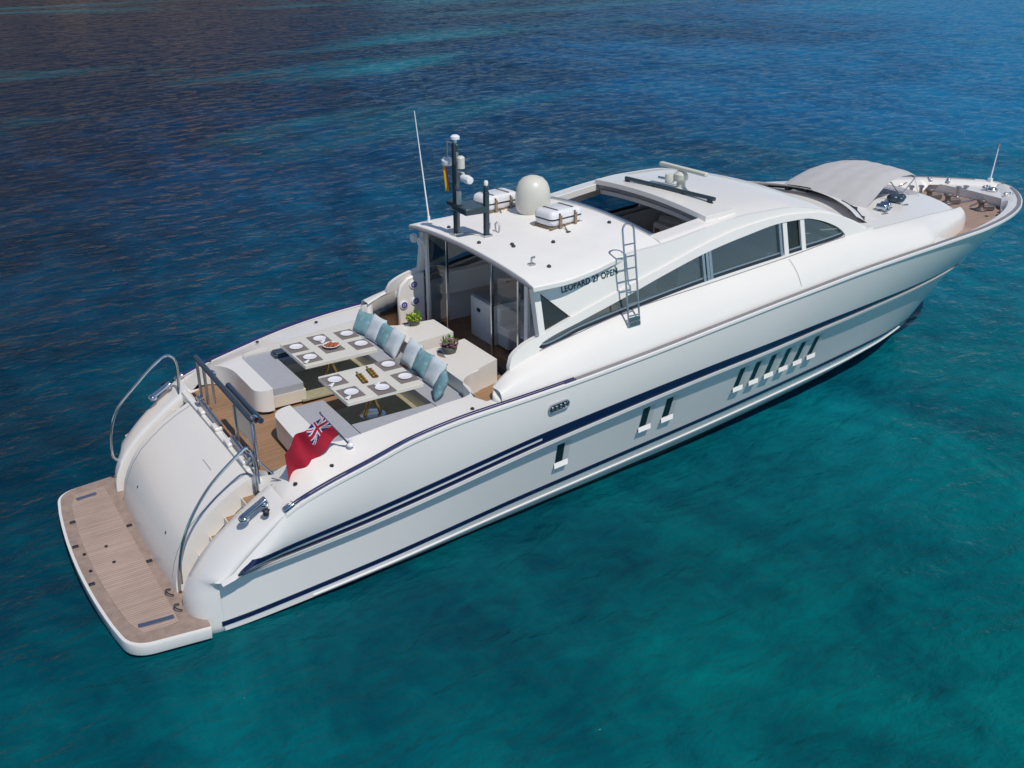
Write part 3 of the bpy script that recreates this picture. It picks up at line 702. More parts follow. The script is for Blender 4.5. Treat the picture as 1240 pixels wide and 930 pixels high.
# boarding gate across the top of the stern
GATE = empty("stern_gate", (0, 0, 0)); GATE.parent = yacht
def gpart(name, m_, fn, bevel=0):
    bm = bmesh.new(); fn(bm); return mesh_obj(name, bm, m_, GATE, bevel=bevel)
for y0, y1, z0, z1 in [(1.42, 1.20, 2.15, 3.0), (-1.58, -1.36, 1.96, 2.98)]:
    for y in (y0, y1): gpart("gate_post", ALU, lambda bm: add_box(bm, (3.70+(.05 if y == y1 else 0), y, (z0+z1)/2), (.05, .055, z1-z0)), .01)
gpart("gate_post", ALU, lambda bm: add_box(bm, (3.72, -.55, 2.45), (.05, .07, .8)), .01)
gpart("gate_post", ALU, lambda bm: add_box(bm, (3.72, .62, 2.66), (.04, .05, .5)), .01)
gpart("gate_top_rail", PADB, lambda bm: (add_tube(bm, [(3.70, 1.46, 3.03), (3.70, -1.58, 2.98)], .05, 12), add_tube(bm, [(3.84, .05, 2.97), (3.84, -1.58, 2.95)], .05, 12)))
gpart("gate_panel", GLASSD, lambda bm: add_box(bm, (3.72, -1.0, 2.66), (.012, .8, .45)))
for y in (.62, -1.56): gpart("gate_joint", CHROME, lambda bm: add_lathe(bm, [(0, -.06), (.06, -.05), (.065, 0), (.06, .05), (0, .06)], (3.74, y, 3.0), 16, 'Y'))
for ya_, yb_ in ((1.42, .15), (-.5, -1.5)): gpart("gate_lower_rail", CHROME, lambda bm: add_tube(bm, [(3.64, ya_, 2.22), (3.64, yb_, 2.16)], .045, 12))
for y in (1.05, .25, -.45, -1.2): gpart("gate_mount", GEL, lambda bm: add_box(bm, (3.60, y, 2.12), (.16, .26, .07)), .02)
for y in (1.36, -1.35): gpart("gate_hinge", CHROME, lambda bm: add_lathe(bm, [(0, -.09), (.07, -.08), (.075, 0), (.07, .08), (0, .09)], (3.64, y, 2.2), 16, 'Y'))
for a, b_ in (((3.66, -1.62, 2.95), (3.55, -2.05, 2.08)), ((3.66, -1.5, 2.3), (3.85, -1.95, 2.1))): gpart("gate_stay", CHROME, lambda bm: add_tube(bm, [a, b_], .016, 8))
# fairleads and cleats on the quarters
for s in (-1, 1):
    bm = bmesh.new()
    add_box(bm, (3.22, s*2.63, 2.02 if s < 0 else 2.0), (.5, .13, .05), ry=-.50)
    add_lathe(bm, [(0, 0), (.09, 0), (.09, .05), (.05, .09), (0, .09)], (3.06, s*2.62, 1.86), 16); add_lathe(bm, [(0, 0), (.075, 0), (.075, .06), (.03, .1), (0, .1)], (3.40, s*2.64, 2.02), 16)
    mesh_obj("mooring_fairlead", bm, CHROME, yacht, bevel=.015)
    bm = bmesh.new(); add_lathe(bm, [(0, 0), (.05, 0), (.05, .06), (.065, .08), (.04, .1), (0, .1)], (3.36, s*2.82, 1.96), 16); mesh_obj("capstan", bm, DARK, yacht)
bm = bmesh.new(); add_tube(bm, [(3.75, -2.08, 2.14), (3.9, -2.4, 2.17), (3.98, -2.42, 2.18)], .012, 6); mesh_obj("deck_line", bm, GREYR, yacht)

# ------------------------------------------------------------------ superstructure
CX = [7.75, 8.2, 9.5, 11, 12.85, 14.8, 17.2, 19, 20.4, 21.8, 22.2]; CZ = [2.98, 3.18, 3.46, 3.70, 3.84, 3.99, 4.17, 4.12, 4.02, 3.86, 3.80]
WX = [7.75, 8.2, 9, 15, 17.2, 18.5, 20.4, 21.8, 22.2]; WY = [2.60, 2.5, 2.45, 2.45, 2.42, 2.32, 1.98, 1.62, 1.45]
zc = lambda x: sm(x, CX, CZ)
wc = lambda x: sm(x, WX, WY)
def Yu(x, z): return wc(x)-.05-.25*(z-zc(x)-.05)
def base_pt(x):
    y = min(B(x)-.14, interp(x, [7.7, 18.5, 19.5, 20.5, 21.3, 21.9, 22.2], [2.9, 2.9, 2.70, 2.30, 2.0, 1.78, 1.62]))
    z = zs(x)+.03 if x < 19.5 else interp(x, [19.5, 20.0, 20.5, 22.2], [zs(19.5)+.03, 3.52, 3.37, 3.34])
    return y, z
FB = lambda x: interp(x, [7.7, 9, 18, 21], [.06, .04, .04, .06])
for s in (-1, 1):
    bm = bmesh.new(); rows = []
    xs_ = [7.72, 7.76, 7.86, 8.0]+frange(8.2, 22.2, 90)
    for x in xs_:
        yb, zb = base_pt(x); yt, zt = wc(x), zc(x)
        if x < 8.0: k = sqrt(max(0, 1-((8.0-x)/.285)**2)); zt = zb+(zt-zb)*(.80+.20*k)
        row = [Vector((x, s*yb, zb-.05)), Vector((x, s*yb, zb))]
        for q in range(1, 9):
            u = q/8; row.append(Vector((x, s*(yb+(yt-yb)*u+FB(x)*sin(pi*u)), zb+(zt-zb)*u+FB(x)*sin(pi*u))))
        row.append(Vector((x, s*(yt-.05), zt+.012))); row.append(Vector((x, s*(yt-.10), zt-.02)))
        rows.append(row)
    add_loft(bm, rows)
    # aft end cap
    x = 7.72; yb, zb = base_pt(x)
    mesh_obj("side_flank", bm, GEL, yacht, smooth=45)
    bm = bmesh.new(); rows = []
    for z_, k in ((2.30, 0), (2.95, 0), (3.02, .03)):
        rows.append([Vector((7.74+.02+k+(.42*(1-cos(a))), s*(2.50+.34*cos(a)*1.0 if False else 2.24+.62*(1-sin(a))), z_)) for a in frange(0, pi/2, 8)]+[Vector((8.9, s*2.24, z_)), Vector((8.9, s*2.60, z_)), Vector((8.0, s*2.86, z_))])
    # curved bulwark wall closing the end of the flank
    bm = bmesh.new()
    outl = [(7.74, s*2.86), (7.66, s*2.76), (7.64, s*2.66), (7.72, s*2.56), (7.95, s*2.44), (8.3, s*2.36), (8.95, s*2.32), (8.95, s*2.80), (8.2, s*2.86)]
    def fz(x, y):
        yb, zb = base_pt(x); yt, zt = wc(max(x, 7.76)), zc(max(x, 7.76))
        if x < 8.0: k = sqrt(max(0, 1-((8.0-max(x, 7.72))/.285)**2)); zt = zb+(zt-zb)*(.80+.20*k)
        return zb+(zt-zb)*min(1, max(0, (yb-abs(y))/(yb-yt)))-.03
    closed_slab(bm, outl, fz, 2.3, step=.12)
    mesh_obj("side_bulwark", bm, GEL, yacht, smooth=40, bevel=.04, seg=3)
AX = [8.12, 8.17, 8.29, 8.55, 8.84, 9.49, 10.75, 11.77, 13.05, 13.94, 14.96, 15.89, 16.6, 17.1, 17.4]; AZ = [3.20, 3.33, 3.43, 3.54, 3.61, 3.79, 4.12, 4.36, 4.66, 4.80, 4.86, 4.80, 4.63, 4.42, 4.24]
TX = [8.80, 8.9, 9.75, 10.73, 11.75, 12.92, 13.91, 14.95, 15.6, 15.9, 16.36, 16.62, 16.75]; TZ = [3.42, 3.49, 3.71, 3.95, 4.21, 4.47, 4.62, 4.73, 4.72, 4.66, 4.50, 4.36, 4.24]
BX = [8.80, 8.9, 9.73, 11.09, 12.96, 14.88, 16.65, 16.75]; BZ = [3.40, 3.36, 3.53, 3.72, 3.92, 4.06, 4.18, 4.20]
az = lambda x: sm(x, AX, AZ); tz = lambda x: sm(x, TX, TZ); bz = lambda x: sm(x, BX, BZ)
RX = [8.70, 8.9, 9.5, 10, 10.8, 11.8, 13.15, 14.1, 15.1, 16, 17, 17.7]; RZ = [4.60, 4.605, 4.62, 4.66, 4.73, 4.78, 4.94, 5.02, 5.01, 4.87, 4.52, 4.17]
rz_ = lambda x: sm(x, RX, RZ)
RWX = [8.70, 9.3, 10.0, 10.6, 11.2, 12, 15, 16, 17, 17.7]; RWY = [2.36, 2.40, 2.33, 2.20, 2.10, 2.05, 2.03, 2.02, 2.08, 2.15]
rw = lambda x: sm(x, RWX, RWY)
for s in (-1, 1):
    bm = bmesh.new()
    strip(bm, frange(8.12, 8.80, 10), lambda x: zc(x)-.03, az, Yu, s, .10, .01)
    strip(bm, frange(8.80, 16.75, 90), tz, az, Yu, s, .10, .01)
    strip(bm, frange(8.80, 16.75, 90), lambda x: zc(x)-.03, bz, Yu, s, .10, .0)
    strip(bm, frange(16.75, 17.7, 12), lambda x: zc(x)-.03, lambda x: max(zc(x), az(x)), Yu, s, .10, .01)
    mesh_obj("window_arch", bm, GEL, yacht, smooth=40)
    bm = bmesh.new()
    low = lambda x: max(az(x)-.02, 4.38-(x-8.93)*.90)
    strip(bm, frange(8.93, 9.55, 8)+frange(9.56, 17.5, 80), lambda x: min(low(x), rz_(x)-.04), lambda x: max(rz_(x)-.02, az(x)-.01), Yu, s, .08, -.03, 5)
    mesh_obj("side_panel", bm, GEL, yacht, smooth=40)
    # quarter light (triangular window)
    bm = bmesh.new(); strip(bm, frange(8.95, 9.52, 8), lambda x: az(x)-.02, lambda x: 4.39-(x-8.93)*.90, Yu, s, .02, -.06)
    mesh_obj("quarter_window", bm, GLASSD, yacht, smooth=40)
    bm = bmesh.new(); strip(bm, frange(8.84, 8.97, 3), lambda x: az(x)-.03, lambda x: 4.50, Yu, s, .14, .0)
    mesh_obj("roof_pillar", bm, GEL, yacht, smooth=40)
    # side glazing
    for xa, xb, gm, lab in [(8.86, 12.86, GLASS, None), (12.98, 14.86, GLASS, None), (15.06, 15.46, GLASSD, None), (15.58, 16.72, GLASS, None)]:
        bm = bmesh.new(); strip(bm, frange(xa, xb, 30), lambda x: bz(x)+.005, lambda x: tz(x)-.005, Yu, s, .012, -.06)
        wn_ = mesh_obj("side_window", bm, gm, yacht, smooth=40)
        bm = bmesh.new()
        strip(bm, frange(xa, xb, 30), bz, lambda x: bz(x)+.05, Yu, s, .05, -.02, 1)
        mesh_obj("window_trim", bm, DARK, wn_, smooth=40)
        bm = bmesh.new(); strip(bm, frange(xa, xb, 30), lambda x: bz(x)+.055, lambda x: min(tz(x), bz(x)+.085), Yu, s, .03, -.035, 1)
        mesh_obj("window_frame", bm, ALU, wn_, smooth=40)
    for xm, wd, m_ in [(12.88, .035, ALU), (12.96, .035, ALU), (14.88, .03, ALU), (15.02, .06, GEL), (15.52, .06, GEL), (12.78, .03, ALU)]:
        bm = bmesh.new(); strip(bm, frange(xm-wd, xm+wd, 3), lambda x: bz(x)-.01, lambda x: tz(x)+.01, Yu, s, .06, -.012)
        mesh_obj("window_mullion", bm, m_, yacht, smooth=40)
    # grey tube painted as the groove's shadow line where flank meets window band
    bm = bmesh.new(); add_tube(bm, [(x, s*(wc(x)-.045), zc(x)+.016) for x in frange(8.3, 17.3, 60)], .011, 6); mesh_obj("sill_shadow_line", bm, GREYR, yacht)
    # door outline low on the flank
    for xa, xb in ((15.0, 15.012),):
        bm = bmesh.new(); rows = []
        yb, zb = base_pt(xa); yt, zt = wc(xa), zc(xa)
        for q in range(0, 9):
            u = .08+.9*q/8; rows.append([Vector((xx, s*(yb+(yt-yb)*u+FB(xa)*sin(pi*u)+.003), zb+(zt-zb)*u+FB(xa)*sin(pi*u)+.003)) for xx in (xa, xb)])
        add_loft(bm, rows); mesh_obj("side_door_seam", bm, GREYR, yacht)

# roof
def roof_section(bm, xs, y0f, y1f, th, crown=.14):
    rows = []
    for x in xs:
        W = rw(x); y0, y1 = y0f(x), y1f(x); top = []; bot = []
        for k in range(17):
            y = y0+(y1-y0)*k/16; z = rz_(x)+crown*(1-(y/W)**2)
            e_ = max(0, abs(y)-(W-.10))/.10; z -= .035*e_*e_
            top.append(Vector((x, y, z))); bot.append(Vector((x, y, z-th(x) if callable(th) else z-th)))
        rows.append(top+bot[::-1])
    add_loft(bm, rows, close=True, cap=True)
bm = bmesh.new(); roof_section(bm, [8.70, 8.74]+frange(8.9, 11.85, 24), lambda x: -rw(x), lambda x: rw(x), .11)
hardtop = mesh_obj("hardtop_roof", bm, ROOFW, yacht, smooth=40, bevel=.02)
bm = bmesh.new(); roof_section(bm, frange(13.38, 17.75, 36)+[18.1, 18.4], lambda x: -rw(min(x, 17.7)), lambda x: rw(min(x, 17.7)), lambda x: interp(x, [13.3, 13.6, 18.4], [.10, .10, .06]))
mesh_obj("forward_roof", bm, GEL, yacht, smooth=40, bevel=.02)
for s in (-1, 1):
    bm = bmesh.new(); a_, b_ = (1.68, None)
    roof_section(bm, frange(11.852, 13.378, 14), (lambda x: -rw(x)) if s < 0 else (lambda x: 1.68), (lambda x: -1.68) if s < 0 else (lambda x: rw(x)), .16)
    mesh_obj("roof_side_rail", bm, GEL, yacht, smooth=40, bevel=.015)
# sunroof: stacked sliding panels under the forward roof edge and the frame of the opening
bm = bmesh.new()
rows = []
for y in frange(-1.9, 1.75, 15):
    z = 4.97+.12*(1-(y/2.05)**2); rows.append([Vector((13.10, y, z-.04)), Vector((13.12, y, z+.07)), Vector((13.9, y, z+.10)), Vector((13.9, y, z-.05))])
add_loft(bm, rows, close=True, cap=True); sr = mesh_obj("sliding_sunroof", bm, GEL, yacht, smooth=40, bevel=.01)
bm = bmesh.new(); rows = []
for y in frange(-1.88, 1.72, 15):
    z = 4.97+.12*(1-(y/2.05)**2); rows.append([Vector((13.16, y, z-.13)), Vector((13.14, y, z-.045)), Vector((13.6, y, z-.045)), Vector((13.6, y, z-.13))])
add_loft(bm, rows, close=True, cap=True); mesh_obj("sunroof_seal", bm, mat("grey_aluminium_track", (.30, .31, .33), rough=.4, var=.1), sr, smooth=40)
bm = bmesh.new(); rows = []
for y in frange(-1.7, 1.68, 15):
    z = 4.80+.12*(1-(y/2.05)**2); rows.append([Vector((13.24, y, z-.10)), Vector((13.22, y, z-.0)), Vector((13.6, y, z-.0)), Vector((13.6, y, z-.10))])
add_loft(bm, rows, close=True, cap=True); mesh_obj("sunroof_lower_panel", bm, GEL, sr, smooth=40)
bm = bmesh.new(); rows = []
for y in frange(-1.72, 1.72, 15):
    z = rz_(11.85)+.14*(1-(y/2.05)**2); rows.append([Vector((11.84, y, z+.03)), Vector((11.93, y, z+.03)), Vector((11.93, y, z-.11)), Vector((11.84, y, z-.11))])
add_loft(bm, rows, close=True, cap=True); mesh_obj("sunroof_frame", bm, ALU, yacht, smooth=40)
# windscreen base, wipers and coachroof
def cz_(x, y): return zc(x)+.012+.13*(1-min(1, (abs(y)/max(.5, wc(x)-.08)))**2)
bm = bmesh.new(); rows = []
for x in frange(16.6, 22.0, 50)+[22.12, 22.2, 22.24]:
    e_ = max(0, x-22.0)/.24; row = []
    for k in range(21):
        y = -(wc(x)-.06)+2*(wc(x)-.06)*k/20; z = cz_(x, y)-.10*e_*e_
        row.append(Vector((x-.22*(abs(y)/1.5)**3*(x > 20)*min(1, max(0, (x-20)/2)), y, z)))
    rows.append(row)
last = rows[-1]; rows.append([Vector((p.x+.05, p.y*1.04, p.z-.25)) for p in last]); rows.append([Vector((p.x+.08, p.y*1.08, 3.30)) for p in last])
add_loft(bm, rows); mesh_obj("coachroof", bm, GEL, yacht, smooth=40)
bm = bmesh.new(); rows = []
for k in range(25):                                   # raked windscreen behind the roof's front edge
    y = -2.0+4.0*k/24; c_ = 1-(y/2.1)**2
    rows.append([Vector((17.45+.75*c_, y, rz_(17.2)-.02+.10*c_)), Vector((17.85+.95*c_, y, cz_(17.9, y)+.01))])
add_loft(bm, rows); mesh_obj("windscreen_cover", bm, mat("white_mesh_cover", (.66, .66, .66), rough=.8, var=.04), yacht)
for y0, y1 in ((-1.95, -.75), (.25, 1.35)):
    pts_ = []
    for y in frange(y0, y1, 8):
        c_ = 1-(y/2.1)**2; pts_.append((17.75+.88*c_, y, cz_(18.4, y)+.08))
    bm = bmesh.new(); add_tube(bm, pts_, .022, 6); add_tube(bm, [(p[0]+.05, p[1]+.1, p[2]+.03) for p in pts_[:5]], .016, 6)
    add_box(bm, (pts_[4][0], pts_[4][1], pts_[4][2]-.02), (.16, .12, .08)); add_box(bm, (pts_[1][0], pts_[1][1], pts_[1][2]-.02), (.1, .1, .06)); mesh_obj("windscreen_wiper", bm, DARK, yacht)
bm = bmesh.new(); rows = []
pts_ = [(17.72+.90*(1-(y/2.1)**2), y, cz_(18.2, y)+.045) for y in frange(-1.98, 2.0, 24)]
add_tube(bm, pts_, .014, 6); mesh_obj("windscreen_seal", bm, DARK, yacht)

# aft bulkhead of the saloon: frames and sliding glass
AFTX = 8.95
def zroof(y): return rz_(9)+.14*(1-(y/2.36)**2)-.12
for y, m_, wd in [(2.06, GEL, .10), (1.20, CHROME, .045), (-.56, CHROME, .045), (-1.78, GEL, .12)]:
    bm = bmesh.new(); add_box(bm, (AFTX, y, (2.33+zroof(y))/2), (.06, wd, zroof(y)-2.33)); mesh_obj("door_post", bm, m_, yacht, bevel=.008)
bm = bmesh.new(); add_box(bm, (AFTX, -1.50, (2.33+zroof(-1.5))/2), (.05, .05, zroof(1.5)-2.33)); mesh_obj("door_post", bm, CHROME, yacht)
for y0, y1, gm in [(1.25, 2.0, GLASSD), (-.52, -1.46, GLASSC)]:
    bm = bmesh.new(); ya, yb = min(y0, y1), max(y0, y1)
    bm.faces.new([bm.verts.new(v) for v in ((AFTX+.04, ya, 2.36), (AFTX+.04, yb, 2.36), (AFTX+.04, yb, zroof(yb)), (AFTX+.04, ya, zroof(ya)))])
    bmesh.ops.solidify(bm, geom=bm.faces[:], thickness=.012)
    mesh_obj("glass_door_panel", bm, gm, yacht, smooth=0)
bm = bmesh.new(); add_box(bm, (AFTX, .1, 2.345), (.12, 4.2, .03)); mesh_obj("door_track", bm, DARK, yacht)
bm = bmesh.new(); add_tube(bm, [(8.70, y, rz_(8.7)+.14*(1-(y/2.36)**2)-.075) for y in frange(-2.3, 2.3, 12)], .035, 8); mesh_obj("roof_edge_trim", bm, GREYR, yacht)
# inner side walls by the doors and the round speakers on them
for s in (-1, 1):
    bm = bmesh.new()
    outl = [(8.30, 2.34), (8.95, 2.34), (8.95, 3.52), (8.80, 3.52), (8.55, 3.46), (8.36, 3.30), (8.30, 3.1)]
    fv = [bm.verts.new((x, s*2.30, z)) for x, z in outl]; bk = [bm.verts.new((x, s*2.20, z)) for x, z in outl]
    bm.faces.new(fv); bm.faces.new(bk[::-1])
    for i in range(len(fv)): j = (i+1) % len(fv); bm.faces.new((fv[i], fv[j], bk[j], bk[i]))
    mesh_obj("inner_side_panel", bm, GEL, yacht, smooth=30, bevel=.03)
    for x, z in [(8.67, 3.30), (8.70, 2.92), (8.42, 2.88)]:
        bm = bmesh.new(); add_lathe(bm, [(0, 0), (.10, 0), (.10, .012), (.085, .022), (0, .022)], (0, 0, 0), 24, 'Y')
        sp_ = mesh_obj("speaker", bm, WHITEP, yacht); sp_.location = (x, s*2.19, z); sp_.scale = (1, s, 1)
        bm = bmesh.new(); add_lathe(bm, [(.034, .018), (.036, .028), (.070, .028), (.072, .018)], (0, 0, 0), 24, 'Y')
        add_lathe(bm, [(0, .03), (.02, .03), (.022, .02)], (0, 0, 0), 12, 'Y')
        mesh_obj("speaker_grille", bm, SPKB, sp_)
        for k in (sp_,): k.rotation_euler = (0, 0, 0)
for y in (2.18, 1.86):
    bm = bmesh.new(); add_lathe(bm, [(0, -.05), (.09, -.05), (.10, .02), (.085, .04), (.05, .03), (0, .035)], (8.72, y, 4.32), 24, 'X'); mesh_obj("deck_floodlight", bm, RAFTW, yacht)
    
# saloon interior
bm = bmesh.new(); closed_slab(bm, [(8.9, -2.25), (8.9, 2.25), (16.4, 2.25), (16.4, -2.25)], 2.352, 2.2); mesh_obj("saloon_floor", bm, mat("saloon_walnut_floor", (.30, .14, .06), rough=.3, var=.25, scale=6), yacht, smooth=0)
for s in (-1, 1):
    bm = bmesh.new(); strip(bm, frange(9.02, 16.4, 20), lambda x: 2.35, lambda x: bz(x)-.05, lambda x, z: 2.12, s, .05); mesh_obj("cabin_lining", bm, LINER, yacht)
    bm = bmesh.new(); add_box(bm, (11.5, s*1.98, 3.28), (4.4, .24, .5)); mesh_obj("side_sideboard", bm, LINER, yacht, bevel=.03)
bm = bmesh.new(); add_box(bm, (16.35, 0, 3.2), (.1, 4.2, 1.9)); mesh_obj("forward_bulkhead", bm, LINER, yacht)
# port saloon sofa with white side
bm = bmesh.new(); closed_slab(bm, rounded([(9.45, .25), (9.45, 1.15), (11.2, 1.15), (11.2, .25)], .06, 3), 3.22, 2.355); sf = mesh_obj("saloon_counter", bm, GEL, yacht, bevel=.03)
bm = bmesh.new(); closed_slab(bm, rounded([(9.5, .30), (9.5, 1.10), (11.1, 1.10), (11.1, .30)], .05, 3), 3.27, 3.22); mesh_obj("counter_top", bm, GREYR, sf, bevel=.01)
bm = bmesh.new(); add_box(bm, (9.44, .78, 3.0), (.03, .1, .07)); mesh_obj("latch", bm, DARK, sf)
bm = bmesh.new(); add_box(bm, (10.3, 0.02, 2.6), (1.5, .42, .45)); add_box(bm, (10.3, .20, 2.95), (1.5, .14, .5)); mesh_obj("saloon_seat", bm, LINER, yacht, bevel=.04)
bm = bmesh.new(); add_box(bm, (10.1, -1.35, 2.62), (1.4, .7, .5)); add_box(bm, (10.1, -1.78, 2.95), (1.5, .2, .8)); mesh_obj("saloon_settee", bm, BROWN, yacht, bevel=.06)
bm = bmesh.new(); add_lathe(bm, [(0, 0), (.28, 0), (.28, .03), (.05, .05), (.05, .5), (.42, .52), (.42, .56), (0, .56)], (9.9, -.75, 2.36), 24); mesh_obj("coffee_table", bm, WHITEP, yacht)
# helm seats and console seen through the sunroof
for y in (-.95, .35):
    bm = bmesh.new(); add_box(bm, (13.7, y, 3.3), (.12, .75, 1.15), ry=.08); ob = mesh_obj("helm_seat", bm, LINER, yacht, bevel=.05, seg=3)
    bm = bmesh.new(); pts_ = [(13.62, y-.36, 2.9), (13.64, y-.36, 3.72), (13.64, y-.24, 3.86), (13.64, y+.24, 3.86), (13.64, y+.36, 3.72), (13.62, y+.36, 2.9)]
    add_tube(bm, pts_, .025, 8); mesh_obj("seat_piping", bm, DARK, ob)
    bm = bmesh.new(); add_box(bm, (13.95, y, 2.95), (.55, .7, .18)); mesh_obj("seat_base", bm, BROWN, ob, bevel=.04)
bm = bmesh.new(); add_box(bm, (12.9, 1.35, 3.15), (.5, .5, .75)); add_box(bm, (13.15, 1.35, 3.6), (.12, .5, .6)); mesh_obj("armchair", bm, ORANGE, yacht, bevel=.06)
bm = bmesh.new(); add_box(bm, (15.4, 0, 3.5), (.8, 3.6, .7), ry=.3); mesh_obj("dashboard", bm, LINER, yacht, bevel=.06)
bm = bmesh.new(); add_box(bm, (14.15, 1.88, 3.1), (.28, .22, 1.5)); mesh_obj("tall_cabinet", bm, WOODD, yacht, bevel=.02)
bm = bmesh.new(); add_box(bm, (14.42, .2, 3.22), (.22, 1.75, 1.70)); hc = mesh_obj("helm_bulkhead", bm, LINER, yacht, bevel=.05, seg=3)
bm = bmesh.new(); add_tube(bm, [(14.29, .72, 2.9), (14.29, .72, 3.78), (14.29, .60, 3.93), (14.29, .0, 3.93), (14.29, -.12, 3.78), (14.29, -.12, 2.9)], .035, 8); mesh_obj("companionway_seal", bm, DARK, hc)
bm = bmesh.new(); add_box(bm, (14.31, .9, 3.5), (.03, .16, .9)); mesh_obj("wood_panel", bm, ORANGE, hc)

# ------------------------------------------------------------------ lettering on both side panels
def lettering(txt, size, loc, rot, m_, parent, name, depth=.004, spacing=1.0):
    cu = bpy.data.curves.new(name, 'FONT'); cu.body = txt; cu.size = size; cu.extrude = depth; cu.offset = .006*size/.2; cu.space_character = spacing
    o = bpy.data.objects.new(name+"_src", cu); COL.objects.link(o); bpy.context.view_layer.update()
    me = bpy.data.meshes.new_from_object(o.evaluated_get(bpy.context.evaluated_depsgraph_get())); bpy.data.objects.remove(o)
    me.materials.clear(); me.materials.append(m_)
    ob = bpy.data.objects.new(name, me); COL.objects.link(ob); ob.parent = parent; ob.location = loc; ob.rotation_euler = rot; return ob
TXT_ROT = radians(6.0)
for s in (-1, 1):
    x0, zt0 = 9.43, 4.26
    ob = lettering("LEOPARD 27 OPEN", .155, (0, 0, 0), (0, 0, 0), LETT, yacht, "side_lettering", spacing=1.08)
    W_ = max(v.co.x for v in ob.data.vertices); k_ = 1.27/W_
    for v in ob.data.vertices:
        tx = v.co.x*k_; tx = tx if s < 0 else 1.27-tx
        x = x0+tx; z = zt0+v.co.y*1.0+tx*.115; v.co = Vector((x, s*(Yu(x, z)-.03+.004+v.co.z), z))
# ------------------------------------------------------------------ roof equipment
def rt_z(x, y): return rz_(x)+.14*(1-(y/rw(x))**2)
bm = bmesh.new(); z0 = rt_z(10.9, .95)-.01
add_lathe(bm, [(0, 0), (.31, 0), (.33, .03), (.355, .10), (.365, .2), (.365, .36), (.345, .5), (.30, .62), (.215, .71), (.10, .755), (0, .77)], (10.9, .95, z0), 40)
dm = mesh_obj("satellite_dome", bm, DOMEM, yacht, smooth=60)
bm = bmesh.new(); add_lathe(bm, [(0, -.02), (.31, -.02), (.31, .04), (.30, .045), (0, .045)], (10.9, .95, z0), 40); mesh_obj("dome_base", bm, GREYR, dm)
# mast
bm = bmesh.new(); zb = rt_z(8.9, .66)-.02
add_box(bm, (8.90, .66, (zb+6.55)/2), (.10, .12, 6.55-zb)); ms = mesh_obj("mast", bm, DKTEAL, yacht, bevel=.02)
bm = bmesh.new(); add_box(bm, (8.90, .585, (zb+6.4)/2), (.05, .03, 6.35-zb)); mesh_obj("mast_track", bm, GREYR, ms)
bm = bmesh.new(); add_box(bm, (9.08, .45, 5.30), (.50, .62, .13), rz=-.05); add_box(bm, (8.90, .80, 5.34), (.14, .26, .10)); mesh_obj("mast_crossbar", bm, DKTEAL, ms, bevel=.02)
bm = bmesh.new(); add_box(bm, (9.30, .19, 5.12), (.09, .10, 1.06)); add_lathe(bm, [(0, 0), (.05, 0), (.05, .1), (0, .12)], (9.30, .19, 5.65), 12); mesh_obj("mast_strut", bm, DKTEAL, ms, bevel=.01)
bm = bmesh.new(); add_lathe(bm, [(0, 0), (.04, 0), (.045, .06), (.03, .09), (0, .09)], (9.30, .19, 5.77), 16); mesh_obj("masthead_light", bm, WHITEP, ms)
bm = bmesh.new(); add_lathe(bm, [(0, 0), (.09, 0), (.09, .05), (.05, .08), (0, .08)], (8.9, .64, 6.62), 16); add_tube(bm, [(8.9, .64, 6.5), (8.9, .64, 6.64)], .03, 8); mesh_obj("anemometer", bm, WHITEP, ms)
bm = bmesh.new(); add_tube(bm, [(8.9, .58, 6.52), (8.9, .96, 6.52), (8.9, .98, 6.48), (8.9, .98, 6.2)], .02, 8); mesh_obj("mast_bracket", bm, ALU, ms)
bm = bmesh.new(); add_lathe(bm, [(0, 0), (.09, 0), (.115, .04), (.115, .1), (.08, .14), (0, .15)], (8.9, .97, 6.06), 20); mesh_obj("gps_antenna", bm, WHITEP, ms)
bm = bmesh.new(); add_tube(bm, [(8.9, .66, 6.02), (8.9, .34, 6.02)], .02, 8); add_lathe(bm, [(0, 0), (.075, 0), (.075, .2), (.05, .23), (0, .23)], (8.9, .44, 6.10), 16); mesh_obj("navigation_light", bm, DOMEM, ms)
bm = bmesh.new(); add_lathe(bm, [(0, -.18), (.07, -.17), (.085, 0), (.07, .1), (0, .12)], (8.9, .20, 5.93), 16, 'Y'); mesh_obj("loudhailer", bm, WHITEP, ms)
bm = bmesh.new(); add_box(bm, (8.9, .545, 5.50), (.09, .08, .28)); mesh_obj("steaming_light", bm, DOMEM, ms, bevel=.02)
bm = bmesh.new(); add_tube(bm, [(8.95, .66, zb+.06), (9.30, .19, zb+.08)], .012, 6); add_box(bm, (9.3, .19, rt_z(9.3, .19)+.02), (.18, .18, .05)); add_box(bm, (8.9, .66, zb+.05), (.2, .2, .06)); mesh_obj("mast_foot", bm, ALU, ms, bevel=.01)
bm = bmesh.new(); add_tube(bm, [(9.06, 2.12, rt_z(9.06, 2.1)-.02), (9.06, 2.12, 4.75)], .03, 8); add_tube(bm, [(9.06, 2.12, 4.72), (9.03, 2.52, 6.86)], .018, 8, .008); mesh_obj("whip_antenna", bm, WHITEP, yacht)
